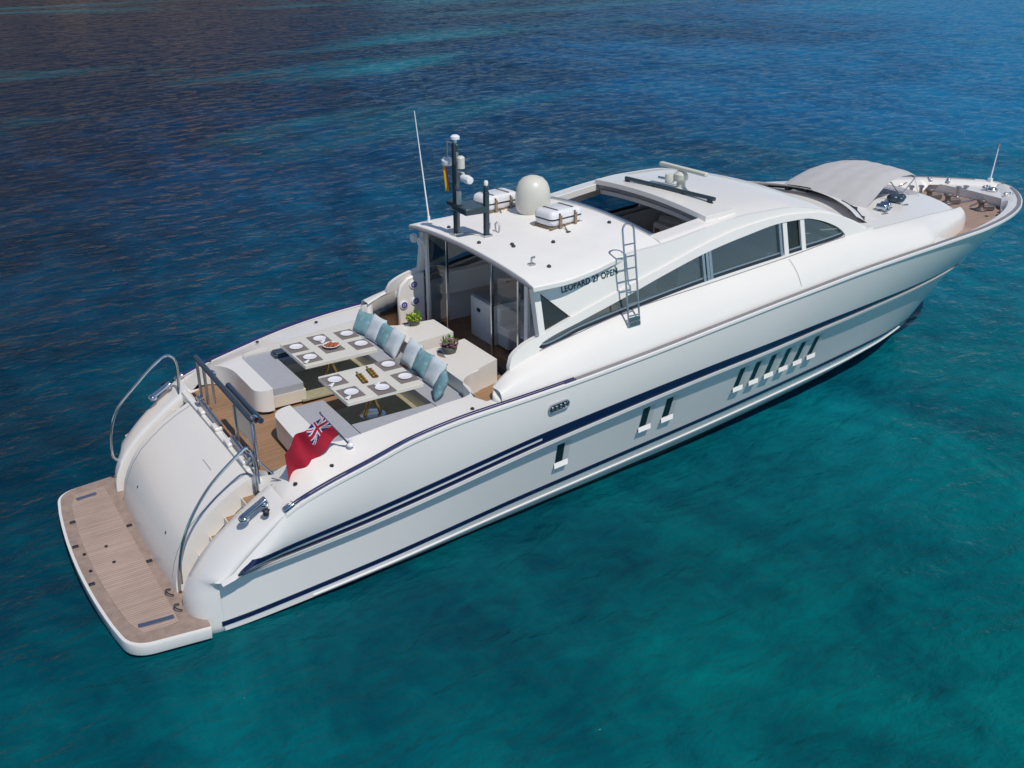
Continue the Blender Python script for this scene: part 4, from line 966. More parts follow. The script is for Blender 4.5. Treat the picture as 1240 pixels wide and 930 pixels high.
# small roof fittings
for x, y, kind in [(9.62, .30, 1), (9.05, 1.25, 0), (9.42, -.55, 0), (9.38, -.66, 0), (10.1, -.95, 0), (9.15, -1.62, 2), (9.38, -1.85, 0), (11.6, -.75, 0), (9.6, .62, 1), (8.95, -.1, 0)]:
    z = rt_z(x, y)-.005; bm = bmesh.new()
    if kind == 0: add_lathe(bm, [(0, 0), (.04, 0), (.04, .03), (.02, .05), (0, .05)], (x, y, z), 12)
    elif kind == 1: add_tube(bm, [(x, y-.06, z), (x, y-.08, z+.15), (x, y, z+.22), (x, y+.08, z+.15), (x, y+.06, z)], .018, 8)
    else: add_tube(bm, [(x, y, z), (x, y, z+.14), (x+.06, y-.03, z+.16)], .022, 8); add_box(bm, (x, y, z+.02), (.12, .1, .04))
    mesh_obj("roof_fitting", bm, [DARK, ALU, ALU][kind], yacht)
# radar scanner and grab rail on the forward roof
zr0 = rt_z(13.9, -.35)
bm = bmesh.new(); add_lathe(bm, [(0, 0), (.17, 0), (.17, .04), (.10, .09), (.09, .2), (.15, .26), (.16, .36), (.10, .42), (0, .42)], (13.85, -.30, zr0-.01), 24); add_lathe(bm, [(0, -.1), (.09, -.09), (.11, 0), (.09, .09), (0, .1)], (13.68, -.12, zr0+.24), 16)
rd = mesh_obj("radar", bm, DOMEM, yacht)
bm = bmesh.new(); add_box(bm, (0, 0, 0), (.11, 1.36, .085)); so = mesh_obj("radar_scanner", bm, DOMEM, rd, bevel=.025, seg=3); so.location = (13.83, -.36, zr0+.47); so.rotation_euler = (0, 0, .06)
bm = bmesh.new(); P0_, P1_ = Vector((13.40, 1.0, rt_z(13.5, 1.0)+.13)), Vector((13.74, -1.46, rt_z(13.7, -1.4)+.15))
add_tube(bm, [P0_.lerp(P1_, t) for t in frange(0, 1, 6)], .042, 10); rr_ = mesh_obj("roof_light_bar", bm, DKTEAL, yacht)
for t in (.02, .34, .66, .95):
    p = P0_.lerp(P1_, t); bm = bmesh.new(); add_box(bm, (p.x, p.y, p.z-.08), (.09, .09, .15)); mesh_obj("bar_bracket", bm, DARK, rr_, bevel=.01)
bm = bmesh.new(); add_tube(bm, [(13.95, .55, rt_z(13.9, .5)+.10), (14.05, .0, rt_z(14, 0)+.10)], .03, 8); mesh_obj("horn", bm, CHROME, yacht)

# ------------------------------------------------------------------ foredeck
FD = 3.36
bm = bmesh.new()
binset = lambda x: interp(x, [19.5, 20, 22, 24, 25, 26], [.14, .22, .36, .52, .55, .5])
o_ = [(x, -(B(x)-binset(x))) for x in frange(19.8, 24.2, 22)]+[(24.50, -1.15), (24.68, -.5), (24.72, 0), (24.68, .5), (24.50, 1.15)]+[(x, (B(x)-binset(x))) for x in frange(24.2, 19.8, 22)]
add_slab(bm, o_, FD, None); mesh_obj("foredeck", bm, TEAKB, yacht, smooth=0)
for s in (-1, 1):
    bm = bmesh.new(); rows = []
    for x in frange(19.9, 25.9, 50):
        b_ = B(x); rows.append([Vector((x, s*max(0, b_-.03), zs(x)-.01)), Vector((x, s*max(0, b_-.12), zs(x)+.005)), Vector((x, s*max(0, b_-max(.17, binset(x)*.7)), zs(x)-.03)), Vector((x-.02, s*max(0, b_-binset(x)-.01), FD-.01 if x < 24.4 else zs(x)-.12))])
    add_loft(bm, rows); mesh_obj("bulwark", bm, GEL, yacht, smooth=50)
bm = bmesh.new()
bo = [(24.45, -1.60), (24.66, -1.0), (24.74, 0), (24.66, 1.0), (24.45, 1.60)]+[(x, B(x)-.30) for x in frange(24.7, 25.4, 6)]+[(25.72, 0)]+[(x, -(B(x)-.30)) for x in frange(25.4, 24.7, 6)]
add_slab(bm, bo, lambda x, y: zs(x)-.10, FD-.02); mesh_obj("bow_moulding", bm, GEL, yacht, smooth=40)
for x, y, rz0 in [(24.95, .9, .6), (25.15, -.15, 0), (24.95, -.95, -.4), (24.6, 1.25, .9)]:
    bm = bmesh.new(); add_box(bm, (x, y, FD+.30), (.26, .10, .05), rz=rz0); add_lathe(bm, [(0, 0), (.05, 0), (.05, .1), (0, .1)], (x+.07*cos(rz0), y+.07*sin(rz0), FD+.24), 10); add_lathe(bm, [(0, 0), (.05, 0), (.05, .1), (0, .1)], (x-.07*cos(rz0), y-.07*sin(rz0), FD+.24), 10)
    mesh_obj("mooring_cleat", bm, ALU, yacht, bevel=.015)
bm = bmesh.new(); add_lathe(bm, [(0, 0), (.15, 0), (.15, .04), (.12, .08), (0, .1)], (25.2, -.3, FD+.22), 20); mesh_obj("bow_hatch", bm, CHROME, yacht)
def bollard(x, y, h, r):
    bm = bmesh.new(); add_lathe(bm, [(0, 0), (r*1.5, 0), (r*1.5, .02), (r, .04), (r, h*.8), (r*1.7, h*.85), (r*1.7, h), (0, h)], (x, y, FD), 16); return mesh_obj("bollard", bm, ALU, yacht)
for x, y in [(23.55, 1.05), (23.8, .92), (24.55, .28), (24.8, .22)]: bollard(x, y, .30, .045)
for x, y in [(23.72, .58), (23.70, -.02), (23.86, -.92)]:
    bm = bmesh.new(); add_lathe(bm, [(0, 0), (.15, 0), (.15, .05), (.07, .09), (.07, .2), (.13, .24), (.12, .3), (0, .31)], (x, y, FD), 20); add_box(bm, (x+.16, y-.1, FD+.08), (.30, .14, .12), rz=-.5)
    mesh_obj("windlass", bm, mat("dull_winch_metal", (.23, .20, .19), rough=.45, metal=.6, var=.2), yacht, bevel=.01)
bm = bmesh.new(); add_tube(bm, [(23.95, -.1, FD+.03), (24.4, -.2, FD+.03), (24.9, -.25, FD+.2)], .022, 8); add_tube(bm, [(23.95, -.55, FD+.03), (24.5, -.45, FD+.03), (24.9, -.35, FD+.2)], .022, 8); mesh_obj("anchor_chain", bm, ALU, yacht)
for x, y in [(23.5, -1.35), (24.1, -1.3), (22.9, .4)]:
    bm = bmesh.new(); add_lathe(bm, [(0, 0), (.045, 0), (.045, .012), (0, .014)], (x, y, FD+.002), 12); mesh_obj("deck_filler", bm, DARK, yacht)
bm = bmesh.new(); pts_ = [(24.7+.25*cos(a)*(-1), 1.55-.0*a, 0) for a in (0, 1)]
# oval fairlead in the port bulwark and its starboard twin outside
for s in (-1, 1):
    bm = bmesh.new(); x = 24.0; ring = [(x+.26*cos(a), s*(B(x)-.33-.05*sin(a)), zs(x)-.17+.07*sin(a)) for a in frange(0, 2*pi, 20)]
    add_tube(bm, ring, .02, 6); add_box(bm, (x, s*(B(x)-.335), zs(x)-.17), (.4, .03, .08)); mesh_obj("bulwark_fairlead", bm, ALU, yacht)
    # anchor pocket on the bow and vent grille amidships
    x = 21.75; bm = bmesh.new(); kx, kz = line('knuckle', x); f_ = .42; yy = kx+(B(x)-kx)*f_-.10
    ring = [(x+.22*cos(a)-.0, s*(yy+.02+.045*sin(a)+(.10*cos(a))*-.9), 2.98+.10*sin(a)+.02*cos(a)) for a in frange(0, 2*pi, 20)]
    add_tube(bm, ring, .025, 8); mesh_obj("hawse_fairlead", bm, mat("dull_winch_metal", (.2, .2, .2)), yacht)
for s in (-1, 1):
    bm = bmesh.new(); ring = []
    for a in frange(0, 2*pi, 28):
        c_ = cos(a); sx = (.14 if c_ > 0 else -.14)+.07*c_; ring.append((8.8+sx, s*3.065, 2.50+.075*sin(a)+sx*.10))
    add_tube(bm, ring, .016, 8)
    vg = mesh_obj("vent_grille", bm, ALU, yacht)
    bm = bmesh.new(); add_box(bm, (8.8, s*3.045, 2.50), (.38, .05, .13), ry=-.1); mesh_obj("vent_back", bm, DARK, vg, bevel=.05)
    for k in range(4): 
        bm = bmesh.new(); add_box(bm, (8.66+.09*k, s*3.068, 2.487+.009*k), (.05, .02, .07)); mesh_obj("vent_slat", bm, ALU, vg, bevel=.01)
# bow pole with pennant light
bm = bmesh.new(); add_tube(bm, [(25.86, .22, zs(25.8)), (26.02, .25, 4.62)], .02, 8, .012); add_box(bm, (25.86, .22, zs(25.8)+.04), (.1, .1, .1)); bp_ = mesh_obj("bow_pole", bm, WHITEP, yacht)
bm = bmesh.new(); add_lathe(bm, [(0, 0), (.045, 0), (.045, .09), (0, .11)], (26.02, .25, 4.58), 12); mesh_obj("anchor_light", bm, ALU, bp_)
# grey sun pad on the coachroof ahead of the canopy and deck hatch
bm = bmesh.new(); pp_ = rounded([(19.9, -.55), (19.9, .95), (21.3, 1.05), (21.9, .75), (21.75, -.50)], .12, 4)
closed_slab(bm, pp_, lambda x, y: cz_(x, y)+.05, lambda x, y: cz_(x, y)-.03); spd = mesh_obj("sun_pad", bm, GREYP, yacht, smooth=40, bevel=.02)
for x in (20.55, 21.15):
    bm = bmesh.new(); add_box(bm, (x, .2, cz_(x, .2)+.055), (.015, 1.35, .006)); mesh_obj("pad_seam", bm, GREYR, spd)
for x, y in [(20.15, -1.3), (18.9, -1.7)]:
    bm = bmesh.new(); add_box(bm, (x, y, cz_(x, y)+.01), (.2, .05, .03)); mesh_obj("deck_handle", bm, ALU, yacht, bevel=.008)

# ------------------------------------------------------------------ portholes: recessed slots with a bright sill
def porthole(x, w_, s):
    f0, f1 = .12, .43
    c0 = lower_pt(x, f0, s, 0); c1 = lower_pt(x, f1, s, 0)
    root = None
    L_ = [lower_pt(x-w_/2+.0, f0, s, .006), lower_pt(x+w_/2, f0, s, .006), lower_pt(x+w_/2+.03, f1, s, .006), lower_pt(x-w_/2+.03, f1, s, .006)]
    bm = bmesh.new(); vs_ = [bm.verts.new(p) for p in L_]; bm.faces.new(vs_); bmesh.ops.solidify(bm, geom=bm.faces[:], thickness=.004)
    o = mesh_obj("porthole", bm, GLASSB, yacht, smooth=0)
    ins = lambda p, d: Vector((p.x, p.y+s*d, p.z))
    # projecting frame: forward jamb and sill
    bm = bmesh.new(); a, b_, c_, d = L_
    j = [b_, b_+Vector((.13, 0, .01)), c_+Vector((.13, 0, .01)), c_]
    bm.faces.new([bm.verts.new(ins(p, .004)) for p in j]); bmesh.ops.solidify(bm, geom=bm.faces[:], thickness=.02)
    mesh_obj("porthole_jamb", bm, mat("porthole_grey", (.60, .60, .58), rough=.35, var=.05), o, smooth=0)
    bm = bmesh.new(); up_ = Vector((0, 0, .0)); dn = (c_-b_).normalized()*.10
    rows = [[ins(d+Vector((-.02, 0, 0)), .002), ins(c_+Vector((.13, 0, .01)), .002)], [ins(d+dn+Vector((-.04, 0, 0)), .065), ins(c_+dn+Vector((.10, 0, .01)), .065)], [ins(d+dn*1.25+Vector((-.04, 0, 0)), .0), ins(c_+dn*1.25+Vector((.10, 0, .01)), .0)]]
    add_loft(bm, rows, cap=False); mesh_obj("porthole_sill", bm, HULLW, o, smooth=0)
GLASSB = mat("porthole_black_glass", (.012, .022, .03), rough=.05, var=.1, coat=.3)
for s in (-1, 1):
    for x in [9.05, 11.12, 11.72, 13.72, 14.20, 14.68, 15.16, 15.64, 16.12]:
        porthole(x, .14 if x > 13 else .17, s)

# ------------------------------------------------------------------ objects on board
def topmesh(name, bm, m_, loc, label, cat, group=None, rz=0, **k):
    o = mesh_obj(name, bm, m_, None, **k); o.location = loc; o.rotation_euler = (0, 0, rz); tag(o, label, cat, group); return o
TZ = 2.87
def make_table(cx, cy, label):
    root = empty("dining_table", (cx, cy, SOLE+.03)); tag(root, label, "dining table", "dining tables in the cockpit")
    H_ = TZ-SOLE-.03
    bm = bmesh.new(); closed_slab(bm, rounded([(-.75, -.65), (-.75, .65), (.75, .65), (.75, -.65)], .03, 3), H_, H_-.07); mesh_obj("table_top", bm, TABM, root, bevel=.012)
    for sx in (-1, 1):
        bm = bmesh.new(); add_tube(bm, [(sx*.16, 0, 0.02), (sx*.05, 0, H_*.45), (sx*.05, 0, H_-.06)], .035, 10); mesh_obj("table_leg", bm, mat("brass_leg", (.55, .42, .2), rough=.2, metal=1, var=.1), root)
    bm = bmesh.new(); add_lathe(bm, [(0, 0), (.24, 0), (.24, .02), (.1, .035), (0, .035)], (0, 0, 0), 24); mesh_obj("table_foot", bm, CHROME, root)
    bm = bmesh.new(); add_box(bm, (0, 0, H_-.09), (1.0, .3, .04)); mesh_obj("table_frame", bm, DARK, root)
    return root
make_table(6.13, -.93, "cream dining table nearer the camera, laid with two boards of food")
make_table(6.13, .95, "cream dining table farther from the camera, laid around a round orange dish")
def placemat(x, y, label, sx=.37, sy=.46):
    bm = bmesh.new(); add_box(bm, (0, 0, .003), (sx, sy, .006)); return topmesh("placemat", bm, MATM, (x, y, TZ), label, "placemat", "woven placemats on the tables", smooth=0)
def plate(x, y, label):
    bm = bmesh.new(); add_lathe(bm, [(0, .004), (.07, .004), (.125, .018), (.13, .02), (.125, .024), (.075, .010), (0, .009)], (0, 0, 0), 32)
    root = topmesh("plate", bm, WHITEP, (x, y, TZ+.006), label, "plate", "white plates on the placemats")
    return root
def napkin(x, y, rz, label):
    bm = bmesh.new(); rows = []
    for i in range(6):
        a = -.075+.15*i/5; rows.append([Vector((a, -.05*(1-i/9)+.0, .004+.012*(i % 2))), Vector((a, 0, .02)), Vector((a, .05*(1-i/9), .006+.010*((i+1) % 2)))])
    add_loft(bm, rows); bmesh.ops.solidify(bm, geom=bm.faces[:], thickness=.004)
    topmesh("napkin", bm, WHITEP, (x, y, TZ+.008), label, "napkin", "white napkins beside the plates", rz=rz, smooth=0)
sets = [  # x, y, position words
 (5.57, 1.23, "outboard aft corner of the farther table"), (5.60, .62, "inboard aft corner of the farther table"), (6.12, 1.38, "outboard side of the farther table, behind the orange dish"),
 (6.68, 1.33, "outboard forward corner of the farther table, by the pillows"), (6.70, .70, "inboard forward corner of the farther table"),
 (5.57, -.60, "inboard aft corner of the nearer table"), (5.60, -1.24, "outboard aft corner of the nearer table, above the flag"), (6.14, -1.36, "outboard middle of the nearer table, before the boards"),
 (6.69, -.50, "inboard forward corner of the nearer table"), (6.70, -1.16, "outboard forward corner of the nearer table, by the pillows")]
for x, y, wd in sets:
    placemat(x, y, "grey woven placemat at the "+wd); plate(x+.01, y, "round white plate at the "+wd)
for i in (1, 2, 5, 6, 7):
    x, y, wd = sets[i]; napkin(x-.13 if i in (1, 5, 6) else x+.0, y-.17 if i != 7 else y+.17, .7, "folded white napkin at the "+wd)
placemat(6.15, .85, "grey woven placemat under the orange dish on the farther table", .40, .44)
root = empty("fruit_dish", (6.15, .86, TZ+.006)); tag(root, "round white dish of orange fruit in the middle of the farther table", "dish")
bm = bmesh.new(); add_lathe(bm, [(0, 0), (.07, 0), (.15, .05), (.165, .06), (.155, .065), (.07, .015), (0, .012)], (0, 0, 0), 28); mesh_obj("dish", bm, WHITEP, root)
for k in range(14):
    a = k*2.4; r_ = .035*sqrt(k); bm = bmesh.new(); bmesh.ops.create_icosphere(bm, subdivisions=2, radius=.036, matrix=Matrix.Translation((r_*cos(a), r_*sin(a), .055+.02*random.random()-.012*(k/14))) @ Matrix.Diagonal((1, .8, .8, 1)))
    mesh_obj("fruit_slice", bm, TERRA if k % 4 else FOODR, root)
for i, (x, y) in enumerate([(6.28, -.68), (6.02, -.80)]):
    root = empty("serving_board", (x, y, TZ), radians(-97)); tag(root, ("long wooden board of snacks, farther of the two on the nearer table", "long wooden board of snacks, nearer the camera of the two on the nearer table")[i], "serving board", "food boards on the nearer table")
    bm = bmesh.new(); closed_slab(bm, rounded([(-.22, -.06), (-.22, .06), (.22, .06), (.22, -.06)], .04, 4), .018, 0); add_box(bm, (-.27, 0, .009), (.12, .03, .016)); mesh_obj("board", bm, WOODD, root, bevel=.004)
    for k in range(13):
        bm = bmesh.new(); bmesh.ops.create_icosphere(bm, subdivisions=1, radius=.026, matrix=Matrix.Translation((-.18+.03*k, .028*(1 if k % 2 else -1), .034)) @ Matrix.Rotation(k, 4, 'Z') @ Matrix.Diagonal((1.1, .8, .7, 1)))
        mesh_obj("snack", bm, [FOODG, FOODR, GREEN, FOODG][k % 4], root)

def pillow(x, y, z, rz, m_, label, size=.42, tilt=1.05):
    bm = bmesh.new(); n = 12; rows_t = []; rows_b = []
    for i in range(n+1):
        rt_, rb_ = [], []
        for j in range(n+1):
            u, v = 2*i/n-1, 2*j/n-1; e_ = (1-u**4)*(1-v**4); t_ = .085*max(0, e_)**.6
            pin = 1-.07*(1-abs(u*v))*(1 if max(abs(u), abs(v)) > .99 else .5)
            wv_ = .006*sin(5*u+3*v+x*9)
            rt_.append(Vector((u*size/2*(1-.08*(1-v*v)), v*size/2*(1-.08*(1-u*u)), t_+wv_*e_))); rb_.append(Vector((u*size/2*(1-.08*(1-v*v)), v*size/2*(1-.08*(1-u*u)), -t_+wv_*e_)))
        rows_t.append(rt_); rows_b.append(rb_)
    add_loft(bm, rows_t); add_loft(bm, rows_b)
    o = mesh_obj("throw_pillow", bm, m_, None, smooth=70); tag(o, label, "pillow", "throw pillows along the sofas")
    o.matrix_world = Matrix.Translation((x, y, z)) @ Matrix.Rotation(rz, 4, 'Z') @ Matrix.Rotation(-tilt, 4, 'Y'); return o
PZ_ = SEAT+.02+.215
for x, y, rz, m_, lb in [
 (7.46, .02, .0, PWHITE, "pale white pillow at the inboard end of the nearer sofa's row"), (7.44, -.45, .05, PTEAL, "teal patterned pillow second from the inboard end of the nearer sofa"),
 (7.42, -.98, -.03, PWHITE, "large pale white pillow beside the outermost teal one on the nearer sofa"), (7.24, -1.52, -.45, PTEAL, "teal patterned pillow in the outboard corner of the nearer sofa"),
 (7.40, 2.08, .30, PTEAL, "teal patterned pillow in the outboard corner of the farther sofa"), (7.46, 1.60, .06, PWHITE, "pale white pillow between the two teal pillows of the farther sofa"),
 (7.46, 1.20, -.02, PTEAL, "teal patterned pillow in the middle of the farther sofa's row"), (7.44, .72, -.06, PWHITE, "large pale white pillow at the inboard end of the farther sofa's row")]:
    pillow(x, y, PZ_+(.01 if m_ is PTEAL else .02), rz, m_, lb, size=.50 if m_ is PTEAL else .55)
for x, y, nm, lb in [(7.0, -.40, "n", "dark navy folded blanket on the nearer sofa below the pillows"), (5.35, 1.90, "f", "dark navy folded blanket on the farther sofa beside the table end")]:
    bm = bmesh.new(); add_box(bm, (0, 0, .04), (.30, .26, .08)); add_box(bm, (.01, 0, .095), (.26, .24, .03)); topmesh("folded_blanket", bm, PADB, (x+.12, y, SEAT+.02), lb, "blanket", "folded navy blankets", bevel=.03, seg=3)
# flower bowls on the lockers
def flowers(x, y, z, cols, pot, label, rp, n, mat_r, seed):
    rnd = random.Random(seed)
    root = empty("flower_bowl", (x, y, z)); tag(root, label, "flower bowl", "flower bowls on the lockers")
    bm = bmesh.new(); add_lathe(bm, [(0, 0), (rp*.6, 0), (rp*.95, rp*.5), (rp, rp*.95), (rp*.93, rp), (rp*.85, rp*.8), (0, rp*.75)], (0, 0, .012), 24); mesh_obj("pot", bm, pot, root)
    bm = bmesh.new()
    for k in range(60):
        a = rnd.random()*6.28; r_ = rp*1.1*sqrt(rnd.random()); c_ = Vector((r_*cos(a), r_*sin(a), rp*.85+rnd.random()*rp*.9)); R_ = Matrix.Rotation(rnd.random()*6, 4, 'Z') @ Matrix.Rotation(.5+rnd.random(), 4, 'X')
        q = [c_+R_ @ Vector(v) for v in ((0, 0, 0), (.022, .05, 0), (0, .11, .01), (-.022, .05, 0))]; bm.faces.new([bm.verts.new(v) for v in q])
    mesh_obj("leaves", bm, GREEN, root, smooth=0)
    for ci, cm in enumerate(cols):
        bm = bmesh.new()
        for k in range(n):
            a = rnd.random()*6.28; r_ = rp*1.15*sqrt(rnd.random()); c_ = Vector((r_*cos(a), r_*sin(a), rp*1.15+rnd.random()*rp*1.0*(1-.5*r_/rp)))
            for q in range(5):
                an = q*1.257+k; R_ = Matrix.Rotation(an, 3, 'Z'); tip = c_+R_ @ Vector((.04, 0, .012)); s1 = c_+R_ @ Vector((.024, .016, .0)); s2 = c_+R_ @ Vector((.024, -.016, 0))
                bm.faces.new([bm.verts.new(v) for v in (c_, s1, tip, s2)])
        mesh_obj("blossoms", bm, cm, root, smooth=0)
    bm = bmesh.new(); 
    if mat_r > 0: add_lathe(bm, [(0, 0), (mat_r, 0), (mat_r, .01), (0, .01)], (.0, 0, 0), 28)
    else: add_box(bm, (.04, 0, .005), (.40, .46, .01))
    mesh_obj("pot_mat", bm, MATM, root)
flowers(8.16, 1.26, 2.762, [YELL, YELL, GREEN], PEBB, "bowl of yellow-green flowers on a square grey mat on the farther locker", .13, 34, 0, 3)
flowers(8.06, -.42, 2.762, [PURP, PINK, PURP], PEBB, "round dark bowl of purple and pink flowers on the nearer locker", .15, 22, .25, 5)

# life rafts
def make_raft(x, y, rz, z, label):
    root = empty("life_raft", (x, y, z), rz); root.scale = (.92, .92, .92); tag(root, label, "life raft", "canister life rafts on the roof")
    def cap_(z0, z1, hx, hy, inv):
        bm = bmesh.new(); rows = []
        prof_ = [(0, 1.0), (.45, .995), (.8, .95), (1.0, .82)]
        for f_, sc in prof_:
            z_ = z0+(z1-z0)*f_; o2 = rounded([(-hx*sc, -hy*sc), (-hx*sc, hy*sc), (hx*sc, hy*sc), (hx*sc, -hy*sc)], .13*sc, 6); rows.append([Vector((p[0], p[1], z_)) for p in o2])
        add_loft(bm, rows, close=True, cap=True); return bm
    mesh_obj("raft_lower_shell", cap_(.21, .06, .47, .29, 1), RAFTW, root, smooth=50)
    mesh_obj("raft_upper_shell", cap_(.24, .40, .48, .30, 0), RAFTW, root, smooth=50)
    bm = bmesh.new(); o2 = rounded([(-.475, -.295), (-.475, .295), (.475, .295), (.475, -.295)], .13, 6); add_loft(bm, [[Vector((p[0], p[1], z_)) for p in o2] for z_ in (.205, .245)], close=True, cap=True); mesh_obj("raft_seam", bm, DARK, root)
    for xx in (-.24, .20):
        bm = bmesh.new(); pts_ = [(xx, -.31, .05), (xx, -.315, .24), (xx, -.30, .34), (xx, -.22, .41), (xx, .22, .41), (xx, .30, .34), (xx, .315, .24), (xx, .31, .05)]
        rows = [[Vector((p[0]-.025, p[1], p[2])), Vector((p[0]+.025, p[1], p[2]))] for p in pts_]; add_loft(bm, rows); bmesh.ops.solidify(bm, geom=bm.faces[:], thickness=-.01); mesh_obj("raft_strap", bm, STRAP, root, smooth=0)
    bm = bmesh.new()
    for yy in (-.26, .26): add_box(bm, (0, yy, .045), (.98, .035, .03))
    for xx in (-.42, .42): add_box(bm, (xx, 0, .03), (.035, .56, .06))
    for xx in (-.24, .2):
        add_box(bm, (xx, -.335, .17), (.06, .035, .28))
    mesh_obj("raft_cradle", bm, RUST, root, bevel=.004)
    bm = bmesh.new(); add_tube(bm, [(-.15, -.33, .1), (-.22, -.50, .03), (-.28, -.62, .01)], .013, 6); add_box(bm, (-.27, -.6, .015), (.09, .07, .03)); mesh_obj("raft_tether", bm, STRAP, root)
    return root
make_raft(10.80, -.12, radians(8), rt_z(10.8, -.1)-.035, "white canister life raft strapped nearer the camera, beside the dome")
make_raft(10.55, 2.0-.15, radians(6), rt_z(10.6, 1.85)-.01, "white canister life raft at the far roof edge, behind the mast strut")

# boarding ladder hooked over the side
root = empty("side_ladder", (10.78, -2.66, 3.50)); tag(root, "metal ladder leaning from the white flank up to the roof", "ladder")
def lad(t):                                             # ladder line from foot on the flank to top hoop
    foot = Vector((0, 0, 0)); top = Vector((.02, .36, 1.90)); return foot.lerp(top, t)
dxr = .13
bm = bmesh.new()
side_a = [lad(t)+Vector((-dxr, 0, 0)) for t in frange(0, .92, 8)]; side_b = [lad(t)+Vector((dxr, 0, 0)) for t in frange(0, .92, 8)]
hoop = [lad(.92)+Vector((-dxr*cos(a), .06*sin(a)*.5, .13*sin(a))) for a in frange(0.15, pi-.15, 9)]
add_tube(bm, side_a+hoop+side_b[::-1], .019, 10); mesh_obj("ladder_rail", bm, ALU, root)
for k in range(7):
    t = .10+.115*k; bm = bmesh.new(); p = lad(t); add_tube(bm, [p+Vector((-dxr, 0, 0)), p+Vector((dxr, 0, 0))], .015, 8); mesh_obj("ladder_rung", bm, ALU, root)
bm = bmesh.new(); 
for k in range(2): p = lad(.02+.05*k); add_box(bm, (p.x, p.y-.02, p.z), (2*dxr, .02, .07))
mesh_obj("ladder_foot_plate", bm, ALU, root)

# red ensign on a raked staff
base = Vector((4.99, -2.50, zd(4.99, -2.5))); top = Vector((4.55, -2.42, 3.24))
root = empty("ensign", base); tag(root, "red ensign with a union canton flying from a raked staff on the near coaming", "flag")
bm = bmesh.new(); add_tube(bm, [(0, 0, .0), top-base], .016, 8, .012); add_lathe(bm, [(0, 0), (.022, .01), (0, .045)], top-base, 10); mesh_obj("flag_staff", bm, PADB, root)
bm = bmesh.new(); add_lathe(bm, [(0, 0), (.06, 0), (.06, .03), (.035, .06), (.035, .12), (0, .12)], (0, 0, 0), 14); add_tube(bm, [(0, 0, .1), (-.18, .06, .2)], .01, 6); mesh_obj("staff_socket", bm, WHITEP, root)
def union(u, v):                                        # u 0..1 across, v 0..1 up; returns material index 0 red 1 navy 2 white
    x, y = (u-.5)*2, (v-.5)
    if abs(x) < .10 or abs(y) < .10: return 0
    if abs(x) < .18 or abs(y) < .17: return 2
    d1, d2 = abs(x*.5-y)*.894, abs(x*.5+y)*.894
    if min(d1, d2) < .035: return 0
    if min(d1, d2) < .10: return 2
    return 1
NU, NV = 96, 56
hoist_t = (top-base)*.93; hoist_b = (top-base)*.36
fly_t = Vector((3.84, -2.52, 2.78))-base; fly_b = Vector((3.90, -2.50, 2.12))-base
bm = bmesh.new(); G = []
for i in range(NU+1):
    u = i/NU; row = []
    for j in range(NV+1):
        v = j/NV; a_ = hoist_t.lerp(fly_t, u)+Vector((0, 0, .05*sin(pi*u))); b_ = hoist_b.lerp(fly_b, u)+Vector((0, 0, -.02*sin(pi*u)))
        p = b_.lerp(a_, v); amp = .075*u**.7
        p += Vector((.0, amp*sin(u*8.5+v*2.6)+.03*sin(u*17-v*3), .02*sin(u*9+v)*u))
        row.append(bm.verts.new(p))
    G.append(row)
for i in range(NU):
    for j in range(NV):
        f = bm.faces.new((G[i][j], G[i+1][j], G[i+1][j+1], G[i][j+1])); u, v = (i+.5)/NU, (j+.5)/NV
        f.material_index = union(u/.44, (v-.5)/.5) if (u < .44 and v > .5) else 0
fl_ = mesh_obj("flag_cloth", bm, [RED, FBLUE, FWHITE], root, smooth=180)
# courtesy flag on the mast
bm = bmesh.new(); G = []
for i in range(13):
    row = []
    for j in range(19):
        u, v = i/12, j/18; row.append(bm.verts.new((.10*sin(u*9)*.35+.02*v, -.06+.17*u*(.55+.45*v)-.09*v, -.50*v-.02*u)))
    G.append(row)
for i in range(12):
    for j in range(18):
        f = bm.faces.new((G[i][j], G[i+1][j], G[i+1][j+1], G[i][j+1])); u = (i+.5)/12; f.material_index = 1 if .28 < u < .72 and not False else 0
cf = mesh_obj("courtesy_flag", bm, [RED, FYEL], None, smooth=180); cf.location = (8.84, 1.0, 6.07); tag(cf, "small red and yellow courtesy flag hanging limp below the mast bracket", "flag")

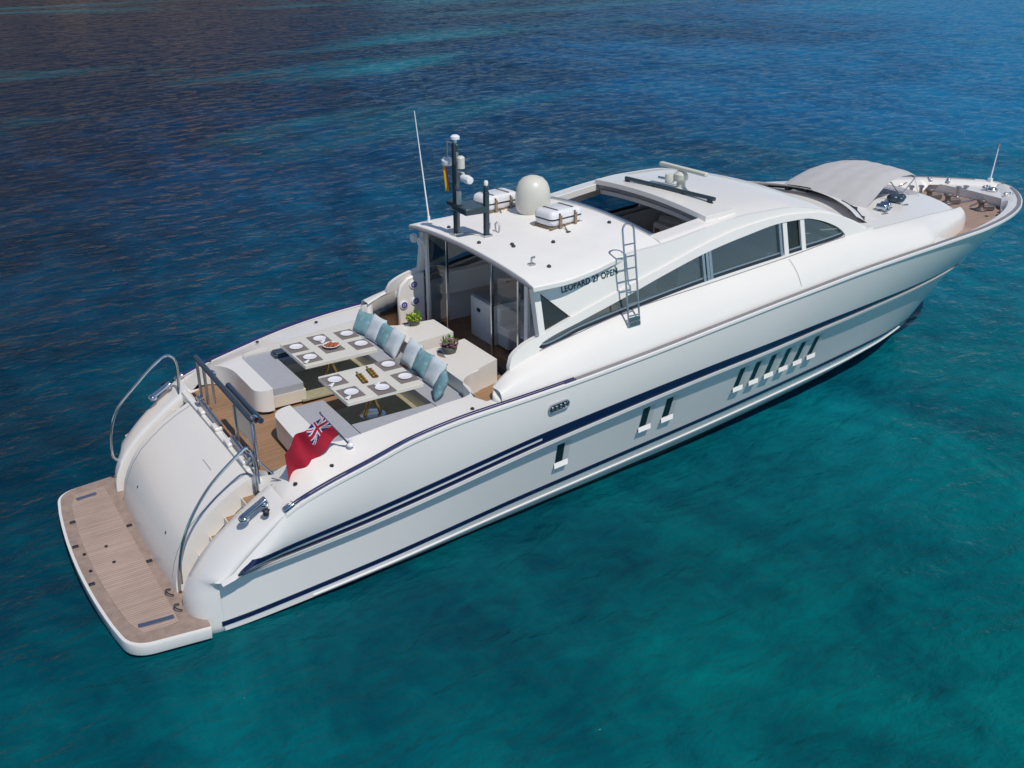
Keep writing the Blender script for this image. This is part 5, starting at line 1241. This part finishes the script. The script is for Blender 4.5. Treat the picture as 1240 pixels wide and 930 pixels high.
# bow canopy
root = empty("bow_canopy", (19.8, 0, 4.15)); tag(root, "pale grey canvas awning arched over the foredeck sun bed", "awning")
bm = bmesh.new(); rows = []
sec = [(18.66, 4.13, 1.34, .13), (19.12, 4.37, 1.28, .10), (19.6, 4.58, 1.16, .10), (20.0, 4.67, 1.06, .11), (20.5, 4.70, .98, .10), (20.9, 4.67, .92, .09), (21.15, 4.60, .88, .08)]
for x, z, hw, cr_ in sec:
    row = []
    for k in range(25):
        y = -hw+2*hw*k/24; row.append(Vector((x-19.8, y+.12, z-4.15+cr_*(1-(y/hw)**4)-.05*sin(k*1.3)*.12)))
    rows.append(row)
add_loft(bm, rows); bmesh.ops.solidify(bm, geom=bm.faces[:], thickness=.012); mesh_obj("canopy_fabric", bm, CANV, root, smooth=50)
for x, z, hw in ((20.0, 4.66, 1.05), (21.12, 4.59, .87)):
    bm = bmesh.new(); pts_ = [(20.6-19.8, -hw+.14, cz_(20.6, 1.3)-4.15)]+[(x-19.8, (-hw+2*hw*k/10)+.12, z-4.19+.10*(1-((-1+.2*k))**4)) for k in range(11)]+[(20.6-19.8, hw+.10, cz_(20.6, 1.3)-4.15)]
    add_tube(bm, pts_, .016, 8); mesh_obj("canopy_bow", bm, ALU, root)
for y in (-.74, .98):
    bm = bmesh.new(); add_tube(bm, [(21.1-19.8, y, 4.60-4.15), (21.6-19.8, y*.85, 3.95-4.15)], .008, 6); mesh_obj("canopy_stay", bm, ALU, root)
bm = bmesh.new()
for dx, dy, r_ in ((0, 0, .15), (.14, .08, .13), (.05, -.13, .12), (.25, -.03, .11)): bmesh.ops.create_icosphere(bm, subdivisions=3, radius=r_, matrix=Matrix.Translation((dx, dy, .10)) @ Matrix.Diagonal((1, 1.1, .72, 1)))
topmesh("rolled_cover", bm, PADB, (20.05, -1.02, cz_(20.05, -1.0)), "dark navy bundled cover lying under the near edge of the bow awning", "boat cover", smooth=70)
bm = bmesh.new(); add_box(bm, (0, 0, .05), (.42, .30, .02)); 
for sx in (-1, 1): add_lathe(bm, [(0, -.12), (.08, -.11), (.09, 0), (.08, .11), (0, .12)], (sx*.12, 0, .10), 16, 'Y')
add_box(bm, (0, 0, .02), (.5, .1, .04))
o = mesh_obj("twin_horn", bm, CHROME, yacht, bevel=.01); o.location = (19.15, -1.45, cz_(19.15, -1.45)-.01); o.rotation_euler = (0, 0, .3)
